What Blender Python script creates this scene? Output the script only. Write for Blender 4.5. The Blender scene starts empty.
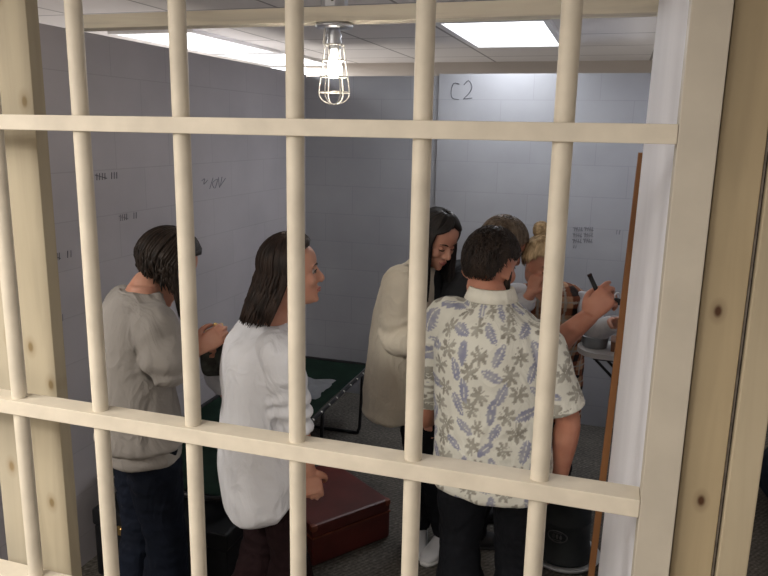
import bpy, bmesh, math, random
from math import sin, cos, pi, radians, hypot, atan2, exp
from mathutils import Vector, Matrix, noise
V = Vector
SC = bpy.context.scene
COL = SC.collection
random.seed(7)

# ------------------------------------------------------------------ camera
F_PX = 725.0
YAW, PITCH, ROLL, CAMZ = .3043, .2135, .0191, 1.98
FWD = V((-sin(YAW)*cos(PITCH), cos(YAW)*cos(PITCH), -sin(PITCH)))
_r = V((cos(YAW), sin(YAW), 0)); _u = _r.cross(FWD)
RT = _r*cos(ROLL) + _u*sin(ROLL); UP = -_r*sin(ROLL) + _u*cos(ROLL)
cam_d = bpy.data.cameras.new('camera'); cam = bpy.data.objects.new('camera', cam_d); COL.objects.link(cam)
m = Matrix((RT, UP, -FWD)).transposed().to_4x4(); m.translation = V((0, 0, CAMZ)); cam.matrix_world = m
cam_d.sensor_width = 36; cam_d.lens = F_PX/768*36; cam_d.clip_start = .02
SC.camera = cam

def at(x, y, Y):
    "survey point: the place on the vertical plane at depth Y that was measured at photo position x, y"
    d = FWD + RT*((x-384)/F_PX) - UP*((y-288)/F_PX)
    return V((0, 0, CAMZ)) + d*(Y/d.y)

# ------------------------------------------------------------------ materials
def newmat(name):
    mt = bpy.data.materials.new(name); mt.use_nodes = True
    nt = mt.node_tree; bs = nt.nodes['Principled BSDF']
    return mt, nt, bs
def nd(nt, typ, **kw):
    n = nt.nodes.new(typ)
    for k, v in kw.items():
        if k in n.inputs: n.inputs[k].default_value = v
        else: setattr(n, k, v)
    return n
def ramp(nt, fac, stops):
    r = nt.nodes.new('ShaderNodeValToRGB'); e = r.color_ramp.elements
    while len(e) < len(stops): e.new(.5)
    for i, (p, c) in enumerate(stops):
        e[i].position = p; e[i].color = (*c, 1)
    nt.links.new(fac, r.inputs[0]); return r
def mapped(nt, scale=(1, 1, 1), rot=(0, 0, 0), loc=(0, 0, 0)):
    tc = nt.nodes.new('ShaderNodeTexCoord'); mp = nt.nodes.new('ShaderNodeMapping')
    mp.inputs['Scale'].default_value = scale; mp.inputs['Rotation'].default_value = rot; mp.inputs['Location'].default_value = loc
    nt.links.new(tc.outputs['Object'], mp.inputs[0]); return mp.outputs[0]
def scl(c, k): return tuple(min(1, x*k) for x in c)
def plain(name, c, rough=.7, var=.12, nscale=8, bump=.0, bscale=80, metal=0, stretch=(1, 1, 1), spec=.3, bdist=.002):
    mt, nt, bs = newmat(name); L = nt.links
    vec = mapped(nt, stretch)
    n = nd(nt, 'ShaderNodeTexNoise', Scale=nscale, Detail=5); L.new(vec, n.inputs['Vector'])
    r = ramp(nt, n.outputs['Fac'], [(.3, scl(c, 1-var)), (.7, scl(c, 1+var))]); L.new(r.outputs[0], bs.inputs['Base Color'])
    bs.inputs['Roughness'].default_value = rough; bs.inputs['Metallic'].default_value = metal
    bs.inputs['Specular IOR Level'].default_value = spec
    if bump:
        n2 = nd(nt, 'ShaderNodeTexNoise', Scale=bscale, Detail=4); L.new(vec, n2.inputs['Vector'])
        b = nd(nt, 'ShaderNodeBump', Strength=bump, Distance=bdist); L.new(n2.outputs['Fac'], b.inputs['Height']); L.new(b.outputs[0], bs.inputs['Normal'])
    return mt
def emit(name, c, s):
    mt, nt, bs = newmat(name)
    bs.inputs['Base Color'].default_value = (*c, 1); bs.inputs['Emission Color'].default_value = (*c, 1); bs.inputs['Emission Strength'].default_value = s
    return mt
def wood(name, c, dark, knots=True, rough=.6, axis=2, grain=1.0, knotscale=5.5, face='x'):
    "lumber with long grain and scattered knots"
    mt, nt, bs = newmat(name); L = nt.links
    s = [14, 14, 14]; s[axis] = 1.1
    vec = mapped(nt, tuple(s))
    n = nd(nt, 'ShaderNodeTexNoise', Scale=1.6, Detail=6, Distortion=.6); L.new(vec, n.inputs['Vector'])
    r = ramp(nt, n.outputs['Fac'], [(.3, scl(c, 1-.22*grain)), (.55, c), (.75, scl(c, 1+.10*grain))])
    out = r.outputs[0]
    s2 = [1, 1, 1]; s2[axis] = .55
    v2 = mapped(nt, tuple(s2))
    n3 = nd(nt, 'ShaderNodeTexNoise', Scale=3, Detail=3); L.new(v2, n3.inputs['Vector'])
    if knots:
        tc = nt.nodes.new('ShaderNodeTexCoord'); sp = nt.nodes.new('ShaderNodeSeparateXYZ'); cb = nt.nodes.new('ShaderNodeCombineXYZ'); ml = nd(nt, 'ShaderNodeMath', operation='MULTIPLY'); ml.inputs[1].default_value = .6
        L.new(tc.outputs['Object'], sp.inputs[0]); L.new(sp.outputs[1 if face == 'y' else 0], cb.inputs[0]); L.new(sp.outputs[2], ml.inputs[0]); L.new(ml.outputs[0], cb.inputs[1])
        vo = nd(nt, 'ShaderNodeTexVoronoi', Scale=knotscale, voronoi_dimensions='2D'); L.new(cb.outputs[0], vo.inputs['Vector'])
        kr = ramp(nt, vo.outputs['Distance'], [(.03, (1, 1, 1)), (.065, (.3, .3, .3)), (.13, (0, 0, 0))])
        mx = nd(nt, 'ShaderNodeMix', data_type='RGBA'); L.new(kr.outputs[0], mx.inputs[0]); L.new(out, mx.inputs[6]); mx.inputs[7].default_value = (*dark, 1)
        out = mx.outputs[2]
    mm = nd(nt, 'ShaderNodeMix', data_type='RGBA', blend_type='MULTIPLY'); mm.inputs[0].default_value = .6
    r3 = ramp(nt, n3.outputs['Fac'], [(.3, (.74, .72, .68)), (.65, (1, 1, 1))])
    L.new(out, mm.inputs[6]); L.new(r3.outputs[0], mm.inputs[7]); L.new(mm.outputs[2], bs.inputs['Base Color'])
    b = nd(nt, 'ShaderNodeBump', Strength=.35, Distance=.002); L.new(n.outputs['Fac'], b.inputs['Height']); L.new(b.outputs[0], bs.inputs['Normal'])
    bs.inputs['Roughness'].default_value = rough; bs.inputs['Specular IOR Level'].default_value = .3
    return mt
def block_wall(name, c, rot, loc=(0, 0, 0), bw=.42, bh=.205):
    "painted panel printed with faint concrete block joints; rot brings the wall plane to texture xy"
    mt, nt, bs = newmat(name); L = nt.links
    tc = nt.nodes.new('ShaderNodeTexCoord'); sp = nt.nodes.new('ShaderNodeSeparateXYZ'); cb = nt.nodes.new('ShaderNodeCombineXYZ')
    L.new(tc.outputs['Object'], sp.inputs[0])
    L.new(sp.outputs[1 if rot else 0], cb.inputs[0]); L.new(sp.outputs[2], cb.inputs[1])
    mp = nt.nodes.new('ShaderNodeMapping'); mp.inputs['Location'].default_value = loc; L.new(cb.outputs[0], mp.inputs[0])
    br = nd(nt, 'ShaderNodeTexBrick', Scale=1.0); br.inputs['Color1'].default_value = (*c, 1); br.inputs['Color2'].default_value = (*scl(c, .96), 1)
    br.inputs['Mortar'].default_value = (*scl(c, .84), 1); br.inputs['Mortar Size'].default_value = .003; br.inputs['Mortar Smooth'].default_value = .6
    br.inputs['Brick Width'].default_value = bw; br.inputs['Row Height'].default_value = bh; L.new(mp.outputs[0], br.inputs['Vector'])
    n = nd(nt, 'ShaderNodeTexNoise', Scale=2.2, Detail=6); L.new(mp.outputs[0], n.inputs['Vector'])
    r = ramp(nt, n.outputs['Fac'], [(.3, (.84, .84, .85)), (.7, (1, 1, 1))])
    mm = nd(nt, 'ShaderNodeMix', data_type='RGBA', blend_type='MULTIPLY'); mm.inputs[0].default_value = 1
    L.new(br.outputs['Color'], mm.inputs[6]); L.new(r.outputs[0], mm.inputs[7]); L.new(mm.outputs[2], bs.inputs['Base Color'])
    bs.inputs['Roughness'].default_value = .62; bs.inputs['Specular IOR Level'].default_value = .25
    return mt

M = {}
M['cream'] = plain('cream_paint', (.63, .57, .465), .5, .09, 14, .25, 60)
M['stile'] = plain('dull_cream_paint', (.48, .435, .36), .5, .07, 9, .25, 60)
M['creamwood'] = wood('cream_painted_lumber', (.48, .43, .33), (.30, .22, .12), True, .6, 2, .5)
M['post'] = wood('yellowed_painted_lumber', (.45, .395, .29), (.22, .16, .08), True, .65, 2, .6, 6)
M['pine'] = wood('bare_pine', (.40, .32, .20), (.07, .03, .012), True, .55, 2, .8, 8)
M['pinelight'] = wood('rough_pale_lumber', (.45, .38, .265), (.16, .09, .04), True, .7, 2, .6, 8)
M['beam'] = wood('raw_pine_beam', (.95, .88, .72), (.3, .2, .1), False, .6, 0)
M['brown'] = wood('brown_stained_board', (.27, .12, .045), (.1, .04, .01), False, .55, 2)
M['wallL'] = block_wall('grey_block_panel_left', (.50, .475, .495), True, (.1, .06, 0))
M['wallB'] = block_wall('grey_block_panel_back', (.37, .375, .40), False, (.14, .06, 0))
M['white'] = plain('white_painted_panel', (.90, .90, .95), .6, .06, 5, .2, 30, stretch=(1, 1, .15))
M['outer'] = plain('dim_outer_wall', (.50, .45, .40), .8, .08, 2)
M['seam'] = plain('dark_gap', (.035, .018, .015), .8, .4, 30)
M['caulk'] = plain('grey_caulk', (.32, .29, .26), .7, .3, 40, .5, 60)
M['metal'] = plain('galvanised_steel', (.62, .64, .68), .32, .1, 20, metal=1)
M['wire'] = plain('white_wire', (.85, .82, .76), .35, .05, 20, metal=.3)
M['bulb'] = emit('glowing_bulb', (1, .93, .80), 14)
M['tube'] = emit('fluorescent_panel', (.95, .97, 1.0), 3.4)
M['frame'] = plain('white_light_frame', (.8, .8, .8), .4, .03)
M['black'] = plain('black_metal', (.018, .018, .02), .4, .2, 20)
M['blackplastic'] = plain('black_trunk_shell', (.012, .013, .015), .5, .3, 12, .2, 40)
M['brass'] = plain('brass', (.75, .52, .2), .3, .1, 20, metal=1)
M['green'] = plain('green_canvas', (.012, .034, .022), .85, .25, 9, .4, 200)
M['ink'] = plain('pencil_mark', (.10, .10, .115), .9, .2, 30)
M['graph'] = plain('faint_pencil_mark', (.21, .21, .235), .9, .2, 30)
M['suit'] = plain('oxblood_leatherette', (.105, .020, .015), .42, .28, 6, .3, 120, spec=.45)
M['suitedge'] = plain('worn_leather_edge', (.20, .06, .035), .5, .3, 20)
M['steel'] = plain('grey_steel_pan', (.36, .38, .40), .4, .1, 10, metal=.8)
M['drum'] = plain('charcoal_enamel', (.035, .04, .042), .45, .2, 9)
M['drumlight'] = plain('worn_grey_emblem', (.10, .10, .10), .5, .3, 40)
M['plate'] = plain('pale_plastic_plate', (.72, .73, .74), .4, .06, 10)
M['box'] = plain('reddish_wood', (.24, .12, .07), .6, .2, 10)
M['navy'] = plain('dark_navy_fabric', (.010, .018, .035), .9, .5, 14, .5, 60)
M['paper'] = plain('grey_white_cloth', (.36, .37, .39), .8, .08, 12, .3, 60)

# ceiling tiles
mt, nt, bs = newmat('ceiling_tiles'); L = nt.links
br = nd(nt, 'ShaderNodeTexBrick', Scale=1, offset=0.0); br.inputs['Color1'].default_value = (.80, .77, .75, 1); br.inputs['Color2'].default_value = (.76, .73, .71, 1)
br.inputs['Mortar'].default_value = (.36, .34, .33, 1); br.inputs['Mortar Size'].default_value = .009; br.inputs['Brick Width'].default_value = .61; br.inputs['Row Height'].default_value = .61
L.new(mapped(nt, loc=(.37+.06, .24, 0)), br.inputs['Vector']); L.new(br.outputs['Color'], bs.inputs['Base Color']); bs.inputs['Roughness'].default_value = .9
M['tiles'] = mt
# carpet
mt, nt, bs = newmat('grey_brown_carpet'); L = nt.links; vec = mapped(nt)
n1 = nd(nt, 'ShaderNodeTexNoise', Scale=60, Detail=4); L.new(vec, n1.inputs['Vector'])
n2 = nd(nt, 'ShaderNodeTexNoise', Scale=4, Detail=4); L.new(vec, n2.inputs['Vector'])
w = nd(nt, 'ShaderNodeTexWave', Scale=16, Distortion=2.5, Detail=2); L.new(mapped(nt, rot=(0, 0, .6)), w.inputs['Vector'])
r = ramp(nt, n1.outputs['Fac'], [(.3, (.075, .068, .06)), (.55, (.14, .128, .112)), (.75, (.235, .215, .19))])
r2 = ramp(nt, n2.outputs['Fac'], [(.3, (.7, .7, .7)), (.7, (1.1, 1.08, 1.05))])
mm = nd(nt, 'ShaderNodeMix', data_type='RGBA', blend_type='MULTIPLY'); mm.inputs[0].default_value = 1
L.new(r.outputs[0], mm.inputs[6]); L.new(r2.outputs[0], mm.inputs[7])
r3 = ramp(nt, w.outputs['Fac'], [(.2, (.72, .72, .72)), (.6, (1, 1, 1))])
m3 = nd(nt, 'ShaderNodeMix', data_type='RGBA', blend_type='MULTIPLY'); m3.inputs[0].default_value = 1
L.new(mm.outputs[2], m3.inputs[6]); L.new(r3.outputs[0], m3.inputs[7]); L.new(m3.outputs[2], bs.inputs['Base Color'])
b = nd(nt, 'ShaderNodeBump', Strength=.6, Distance=.004); L.new(n1.outputs['Fac'], b.inputs['Height']); L.new(b.outputs[0], bs.inputs['Normal']); bs.inputs['Roughness'].default_value = 1
M['carpet'] = mt

def skin(name, c):
    mt, nt, bs = newmat(name); L = nt.links
    n = nd(nt, 'ShaderNodeTexNoise', Scale=14, Detail=4); L.new(mapped(nt), n.inputs['Vector'])
    r = ramp(nt, n.outputs['Fac'], [(.32, (c[0]*.92, c[1]*.80, c[2]*.76)), (.68, scl(c, 1.06))]); L.new(r.outputs[0], bs.inputs['Base Color'])
    bs.inputs['Roughness'].default_value = .5; bs.inputs['Specular IOR Level'].default_value = .35
    bs.inputs['Subsurface Weight'].default_value = .12; bs.inputs['Subsurface Radius'].default_value = (.01, .004, .002); bs.inputs['Subsurface Scale'].default_value = .5
    return mt
def hairmat(name, c, c2):
    mt, nt, bs = newmat(name); L = nt.links
    n = nd(nt, 'ShaderNodeTexNoise', Scale=9, Detail=6, Distortion=.3); L.new(mapped(nt, (6, 6, 1.2)), n.inputs['Vector'])
    r = ramp(nt, n.outputs['Fac'], [(.35, c), (.7, c2)]); L.new(r.outputs[0], bs.inputs['Base Color'])
    bs.inputs['Roughness'].default_value = .5; bs.inputs['Specular IOR Level'].default_value = .3
    b = nd(nt, 'ShaderNodeBump', Strength=.5, Distance=.004); L.new(n.outputs['Fac'], b.inputs['Height']); L.new(b.outputs[0], bs.inputs['Normal'])
    return mt
def wrinkle(mt, amt=.34):
    nt = mt.node_tree; L = nt.links; b0 = [n for n in nt.nodes if n.type == 'BUMP'][0]
    n = nd(nt, 'ShaderNodeTexNoise', Scale=5.5, Detail=3, Distortion=1.1, Roughness=.45); L.new(mapped(nt, (1.5, 1.5, .8)), n.inputs['Vector'])
    r = ramp(nt, n.outputs['Fac'], [(.30, (0, 0, 0)), (.5, (1, 1, 1)), (.72, (.1, .1, .1))])
    b = nd(nt, 'ShaderNodeBump', Strength=amt, Distance=.022); L.new(r.outputs[0], b.inputs['Height']); L.new(b.outputs[0], b0.inputs['Normal'])
def cloth(name, c, var=.08, weave=.25, rough=.85):
    mt = plain(name, c, rough, var, 6, weave, 260, spec=.15, bdist=.0015)
    wrinkle(mt); return mt
M['skin'] = skin('fair_skin', (.56, .30, .215))
M['skin2'] = skin('ruddy_skin', (.52, .25, .17))
M['lip'] = plain('lips', (.38, .13, .11), .45, .1)
M['eyewhite'] = plain('eye_white', (.34, .30, .28), .25, .02)
M['iris'] = plain('dark_iris', (.03, .02, .015), .2, .1)
M['dark'] = plain('dark_lashes', (.02, .014, .01), .7, .1)
M['h_dark'] = hairmat('very_dark_brown_hair', (.010, .0065, .005), (.036, .023, .016))
M['h_black'] = hairmat('black_hair', (.006, .005, .005), (.022, .018, .016))
M['h_brown'] = hairmat('dark_brown_hair', (.010, .006, .0045), (.036, .021, .015))
M['h_mid'] = hairmat('greying_brown_hair', (.07, .047, .031), (.20, .15, .105))
M['h_blond'] = hairmat('blonde_hair', (.27, .18, .09), (.74, .57, .35))
M['greyknit'] = cloth('grey_taupe_jersey', (.31, .29, .27))
M['whiteshirt'] = cloth('white_cotton', (.74, .75, .79), .04)
M['creamknit'] = cloth('cream_knit', (.72, .66, .54), .07, .5)
M['darkshirt'] = cloth('charcoal_cotton', (.028, .029, .032))
M['jeans'] = cloth('dark_indigo_denim', (.005, .0075, .015), .35)
M['maroon'] = cloth('dark_maroon_trousers', (.014, .006, .007), .2)
M['blackp'] = cloth('black_trousers', (.008, .009, .012), .3)
M['sleevewhite'] = cloth('pale_grey_jersey', (.50, .50, .52), .05)
M['collar'] = cloth('off_white_collar', (.80, .78, .68), .05)
# colour-attribute cloth (printed shirt, plaid)
def attrmat(name):
    mt, nt, bs = newmat(name); a = nt.nodes.new('ShaderNodeAttribute'); a.attribute_name = 'print'
    nt.links.new(a.outputs['Color'], bs.inputs['Base Color']); bs.inputs['Roughness'].default_value = .85; bs.inputs['Specular IOR Level'].default_value = .15
    n2 = nd(nt, 'ShaderNodeTexNoise', Scale=220, Detail=3); nt.links.new(mapped(nt), n2.inputs['Vector'])
    b = nd(nt, 'ShaderNodeBump', Strength=.25, Distance=.0015); nt.links.new(n2.outputs['Fac'], b.inputs['Height']); nt.links.new(b.outputs[0], bs.inputs['Normal'])
    wrinkle(mt, .3); return mt
M['aloha'] = attrmat('leaf_print_cotton'); M['plaid'] = attrmat('brown_orange_plaid')

# ------------------------------------------------------------------ mesh helpers
def link(name, bm_or_me, mat, parent=None, base=None, smooth=False):
    "one mesh object; geometry is given in world coordinates, the origin goes to base"
    if isinstance(bm_or_me, bmesh.types.BMesh):
        bm = bm_or_me; me = bpy.data.meshes.new(name)
        bmesh.ops.recalc_face_normals(bm, faces=bm.faces[:]); bm.to_mesh(me); bm.free()
    else: me = bm_or_me
    me.name = name
    me.materials.clear(); me.materials.append(mat)
    o = bpy.data.objects.new(name, me); COL.objects.link(o)
    if parent is not None:
        pw = parent['_w'] if '_w' in parent.keys() else (0, 0, 0)
        me.transform(Matrix.Translation(-V(pw))); o.parent = parent; o['_w'] = list(pw)
    elif base is not None:
        me.transform(Matrix.Translation(-V(base))); o.location = base; o['_w'] = list(base)
    else: o['_w'] = [0, 0, 0]
    if smooth:
        for p in me.polygons: p.use_smooth = True
    return o
def tag(o, label=None, cat=None, group=None, kind=None):
    if label: o['label'] = label
    if cat: o['category'] = cat
    if group: o['group'] = group
    if kind: o['kind'] = kind
    return o
def thing(name, label, cat, base, group=None):
    o = bpy.data.objects.new(name, None); COL.objects.link(o); o.location = base; o['_w'] = list(base); o.empty_display_size = .05
    return tag(o, label, cat, group)
def add_box(bm, c0, c1, bevel=0, R=None, center=None):
    g = bmesh.ops.create_cube(bm, size=1)['verts']
    s = [abs(c1[i]-c0[i]) for i in range(3)]; c = V([(c1[i]+c0[i])/2 for i in range(3)])
    mtx = Matrix.Diagonal((*s, 1))
    bmesh.ops.transform(bm, matrix=mtx, verts=g)
    if bevel:
        e = list({e for v in g for e in v.link_edges})
        r = bmesh.ops.bevel(bm, geom=e, offset=bevel, segments=2, affect='EDGES', profile=.6)
        g = list({v for f in r['faces'] for v in f.verts} | {v for v in g if v.is_valid})
    mt_ = Matrix.Translation(c)
    if R is not None:
        mt_ = Matrix.Translation(c) @ R.to_4x4()
    bmesh.ops.transform(bm, matrix=mt_, verts=g)
    return g
def struct(name, bm, mat):
    return tag(link(name, bm, mat), kind='structure')
def crom(P, t):
    "Catmull-Rom through list of tuples/vectors, t in [0, n-1]"
    n = len(P); i = min(int(t), n-2); u = t-i
    p0 = P[max(i-1, 0)]; p1 = P[i]; p2 = P[i+1]; p3 = P[min(i+2, n-1)]
    f = lambda a, b, c, d: .5*((2*b)+(-a+c)*u+(2*a-5*b+4*c-d)*u*u+(-a+3*b-3*c+d)*u**3)
    return f(p0, p1, p2, p3) if not isinstance(p0, (tuple, list)) else tuple(f(*q) for q in zip(p0, p1, p2, p3))
def tube(bm, pts, rad, n=12, sub=5, cap=True, flat=None, rings_fn=None):
    "round tapered tube through points; flat=(dir, ratio) squashes the section along dir"
    pts = [V(p) for p in pts]
    if not isinstance(rad, (list, tuple)): rad = [rad]*len(pts)
    N = (len(pts)-1)*sub; C = [crom(pts, k/sub) for k in range(N+1)] if sub > 1 else pts
    Rr = [crom([(r,) for r in rad], k/sub)[0] for k in range(N+1)] if sub > 1 else list(rad)
    up = None; prev = None; rings = []
    for k, c in enumerate(C):
        t = (C[min(k+1, len(C)-1)]-C[max(k-1, 0)])
        t = t.normalized() if t.length > 1e-9 else V((0, 0, 1))
        if up is None:
            up = V((0, 0, 1)) if abs(t.z) < .9 else V((0, 1, 0))
        a = up-t*up.dot(t)
        a = a.normalized() if a.length > 1e-6 else t.orthogonal().normalized()
        b = t.cross(a); up = a
        r = max(Rr[k], .0004); ring = []
        for j in range(n):
            th = 2*pi*j/n; d = a*cos(th)+b*sin(th)
            if flat: fd = flat[0]; d = d-fd*(d.dot(fd))*(1-flat[1])
            ring.append(bm.verts.new(c+d*r))
        rings.append(ring)
    for k in range(len(rings)-1):
        for j in range(n):
            bm.faces.new((rings[k][j], rings[k][(j+1) % n], rings[k+1][(j+1) % n], rings[k+1][j]))
    if cap:
        bm.faces.new(rings[0][::-1]); bm.faces.new(rings[-1])
    return rings
def loft(bm, secs, n=28, sub=5, p=2.0, fn=None):
    "secs: (center, xdir, ydir, a, b_front, b_back)"
    flat = []
    for c, x, y, a, bf, bb in secs: flat.append((*c, *x, *y, a, bf, bb))
    N = (len(flat)-1)*sub; rings = []
    for k in range(N+1):
        q = crom(flat, k/sub); c = V(q[0:3]); x = V(q[3:6]).normalized(); y = V(q[6:9]).normalized(); a, bf, bb = q[9:12]
        a = max(a, .001); bf = max(bf, .001); bb = max(bb, .001)
        ring = []
        for j in range(n):
            th = 2*pi*j/n; cx, sy = cos(th), sin(th)
            ex = abs(cx)**(2/p)*(1 if cx > 0 else -1); ey = abs(sy)**(2/p)*(1 if sy > 0 else -1)
            s = 1 if fn is None else fn(k/N, th)
            ring.append(bm.verts.new(c+x*(ex*a*s)+y*(ey*(bf if ey > 0 else bb)*s)))
        rings.append(ring)
    for k in range(N):
        for j in range(n):
            bm.faces.new((rings[k][j], rings[k][(j+1) % n], rings[k+1][(j+1) % n], rings[k+1][j]))
    bm.faces.new(rings[0][::-1]); bm.faces.new(rings[-1])
def blob(bm, c, r, R=None, seg=16):
    "ellipsoid"
    g = bmesh.ops.create_uvsphere(bm, u_segments=seg, v_segments=max(8, seg*2//3), radius=1)['verts']
    mtx = Matrix.Translation(V(c)) @ ((R.to_4x4() if R is not None else Matrix.Identity(4)) @ Matrix.Diagonal((*(r if isinstance(r, (tuple, list)) else (r, r, r)), 1)))
    bmesh.ops.transform(bm, matrix=mtx, verts=g); return g
def union(bm, voxel, smooth=4, fac=.5):
    "fuse every closed piece of bm into one continuous surface"
    bmesh.ops.recalc_face_normals(bm, faces=bm.faces[:])
    me = bpy.data.meshes.new('tmp'); bm.to_mesh(me); bm.free()
    o = bpy.data.objects.new('tmp', me); COL.objects.link(o)
    r = o.modifiers.new('r', 'REMESH'); r.mode = 'VOXEL'; r.voxel_size = voxel; r.use_smooth_shade = True
    if smooth:
        s = o.modifiers.new('s', 'SMOOTH'); s.factor = fac; s.iterations = smooth
    dg = bpy.context.evaluated_depsgraph_get(); dg.update()
    out = bpy.data.meshes.new_from_object(o.evaluated_get(dg)); bpy.data.objects.remove(o); bpy.data.meshes.remove(me)
    return out
def displace(me, fn):
    me.update(); 
    nr = [v.normal.copy() for v in me.vertices]
    for v, n in zip(me.vertices, nr): v.co = v.co+n*fn(v.co)
    me.update()
def nz(p, s): return noise.noise(V((p[0]*s[0], p[1]*s[1], p[2]*s[2])))
def lathe(bm, c, prof, n=32):
    "prof: (radius, z) list around vertical axis at c"
    rings = [[bm.verts.new(V(c)+V((r*cos(2*pi*j/n), r*sin(2*pi*j/n), z))) for j in range(n)] for r, z in prof]
    for k in range(len(rings)-1):
        for j in range(n): bm.faces.new((rings[k][j], rings[k][(j+1) % n], rings[k+1][(j+1) % n], rings[k+1][j]))
    bm.faces.new(rings[0][::-1]); bm.faces.new(rings[-1])

# ------------------------------------------------------------------ people
class Frame:
    "head / body frame: r right, f forward, u up"
    def __init__(s, o, f, u=(0, 0, 1)):
        s.o = V(o); s.f = V(f).normalized(); u = V(u); s.u = (u-s.f*u.dot(s.f)).normalized(); s.r = s.f.cross(s.u).normalized()
    def __call__(s, x, y, z): return s.o+s.r*x+s.f*y+s.u*z
    def mat(s): return Matrix((s.r, s.f, s.u)).transposed()
HEADP = [(-.004, .018, .066, -.030, .0), (.012, .036, .086, .0, .0), (.035, .047, .089, .028, .0), (.060, .054, .087, .045, 0), (.085, .062, .085, .062, 0),
         (.110, .068, .083, .082, 0), (.135, .072, .086, .094, 0), (.160, .074, .087, .099, 0), (.185, .071, .079, .096, 0), (.207, .060, .060, .080, 0), (.224, .038, .032, .052, 0), (.232, .010, .006, .02, 0)]
def add_head(bm, H, k=1.0, fem=True, nose=1.0):
    "H: frame with origin at the chin level on the ear axis"
    secs = [(H(0, 0, z*k), H.r, H.f, a*k, bf*k, bb*k) for z, a, bf, bb, _ in HEADP]
    loft(bm, secs, n=30, sub=4, p=2.15)
    S = lambda x, y, z: H(x*k, y*k, z*k)
    tube(bm, [S(0, .082, .128), S(0, .092, .108), S(0, .100+.004*nose, .088), S(0, .096, .079)], [.008*k, .0095*k, .012*k, .010*k], 10, 4)
    for sx in (-1, 1):
        blob(bm, S(sx*.012, .090, .081), (.009*k, .011*k, .008*k), H.mat(), 10)
        blob(bm, S(sx*.032, .070, .140), (.022*k, .016*k, .007*k), H.mat(), 12)      # brow
        blob(bm, S(sx*.036, .058, .090), (.024*k, .024*k, .028*k), H.mat(), 12)      # cheek
        e = Frame(S(sx*.071, -.006, .108), (H.f*.9-H.u*.15+H.r*sx*.35), H.u)
        blob(bm, e.o, (.007*k, .019*k, .031*k), e.mat(), 12)
        blob(bm, S(sx*.072, .002, .086), (.006*k, .008*k, .010*k), H.mat(), 10)
    blob(bm, S(0, .078, .012), (.018*k, .015*k, .013*k), H.mat(), 12)               # chin
    blob(bm, S(0, .0885, .053), (.021*k, .010*k, .0062*k), H.mat(), 12)
    blob(bm, S(0, .0865, .0435), (.018*k, .010*k, .007*k), H.mat(), 12)
def carve_eyes(me, H, k=1.0):
    for sx in (-1, 1):
        c = H(sx*.032*k, .088*k, .118*k)
        for v in me.vertices:
            d = (v.co-c).length
            if d < .04*k: v.co -= H.f*(.011*k*exp(-(d/(.016*k))**2))
def face_parts(root, H, k=1.0, closed=False):
    S = lambda x, y, z: H(x*k, y*k, z*k)
    for sx in (-1, 1):
        bm = bmesh.new(); blob(bm, S(sx*.031, .0695, .118), (.0125*k, .0115*k, .0095*k), H.mat(), 14)
        e = link('eye', bm, M['skin'] if closed else M['eyewhite'], root, smooth=True)
        if not closed:
            bm = bmesh.new(); blob(bm, S(sx*.031, .0800, .1165), (.0055*k, .0025*k, .0055*k), H.mat(), 12); link('iris', bm, M['iris'], e, smooth=True)
        bm = bmesh.new()
        tube(bm, [S(sx*.017, .078, .117 if not closed else .113), S(sx*.031, .0835, .1245 if not closed else .1115), S(sx*.046, .073, .118 if not closed else .113)], [.0012*k, .0022*k, .0014*k], 6, 4); link('eyelash', bm, M['dark'], root)
        bm = bmesh.new(); tube(bm, [S(sx*.016, .0875, .139), S(sx*.034, .085, .146), S(sx*.052, .071, .140)], [.0022*k, .0034*k, .0016*k], 6, 4, flat=(H.f, .6)); link('eyebrow', bm, M['dark'], root)
    bm = bmesh.new()
    tube(bm, [S(-.021, .085, .049), S(-.008, .0955, .0530), S(.008, .0955, .0530), S(.021, .085, .049)], [.002*k, .0038*k, .0038*k, .002*k], 8, 4)
    tube(bm, [S(-.019, .085, .047), S(0, .0945, .0430), S(.019, .085, .047)], [.002*k, .005*k, .002*k], 8, 4)
    link('lips', bm, M['lip'], root, smooth=True)
def add_hand(bm, w, d, n, s, curl=.5, k=1.0, spread=.0, thumb=.6, curls=None):
    "w wrist, d hand direction, n palm normal (fingers curl towards it), s thumb side"
    w = V(w); d = V(d).normalized(); n = V(n); n = (n-d*n.dot(d)).normalized(); s0 = V(s); s = n.cross(d).normalized()
    if s.dot(s0) < 0: s = -s
    loft(bm, [(w, s, n, .026*k, .020*k, .020*k), (w+d*.03*k, s, n, .032*k, .016*k, .016*k), (w+d*.065*k, s, n, .040*k, .014*k, .013*k), (w+d*.092*k, s, n, .039*k, .011*k, .011*k), (w+d*.102*k, s, n, .032*k, .007*k, .007*k)], n=18, sub=3)
    for i, (off, ln) in enumerate([(.030, .074), (.010, .083), (-.010, .077), (-.029, .060)]):
        c = curl if curls is None else curls[i]
        p = w+d*(.088-.006*abs(i-1))*k+s*off*k; a = .25*c; P = [p-d*.02*k, p]; ang = 0
        for seg, fr in enumerate((.45, .30, .25)):
            ang += c*(.9, 1.25, .8)[seg]
            dd = (d*cos(ang)+n*sin(ang)+s*(spread*(1.5-i)*.12)).normalized(); P.append(P[-1]+dd*ln*fr*k)
        tube(bm, P, [.0095*k, .0098*k, .0090*k, .0080*k, .0062*k], 9, 3)
    b = w+d*.022*k+s*.024*k
    t1 = b+(d*.62+s*.62+n*.35).normalized()*.042*k; t2 = t1+(d*(.9-thumb*.4)+s*(.35-thumb*.5)+n*(.25+thumb*.6)).normalized()*.033*k; t3 = t2+(d*(.9-thumb*.4)+s*(.05-thumb*.6)+n*(.3+thumb*.7)).normalized()*.027*k
    tube(bm, [b-s*.012*k, b, t1, t2, t3], [.013*k, .0155*k, .012*k, .0105*k, .0075*k], 9, 3)
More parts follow.
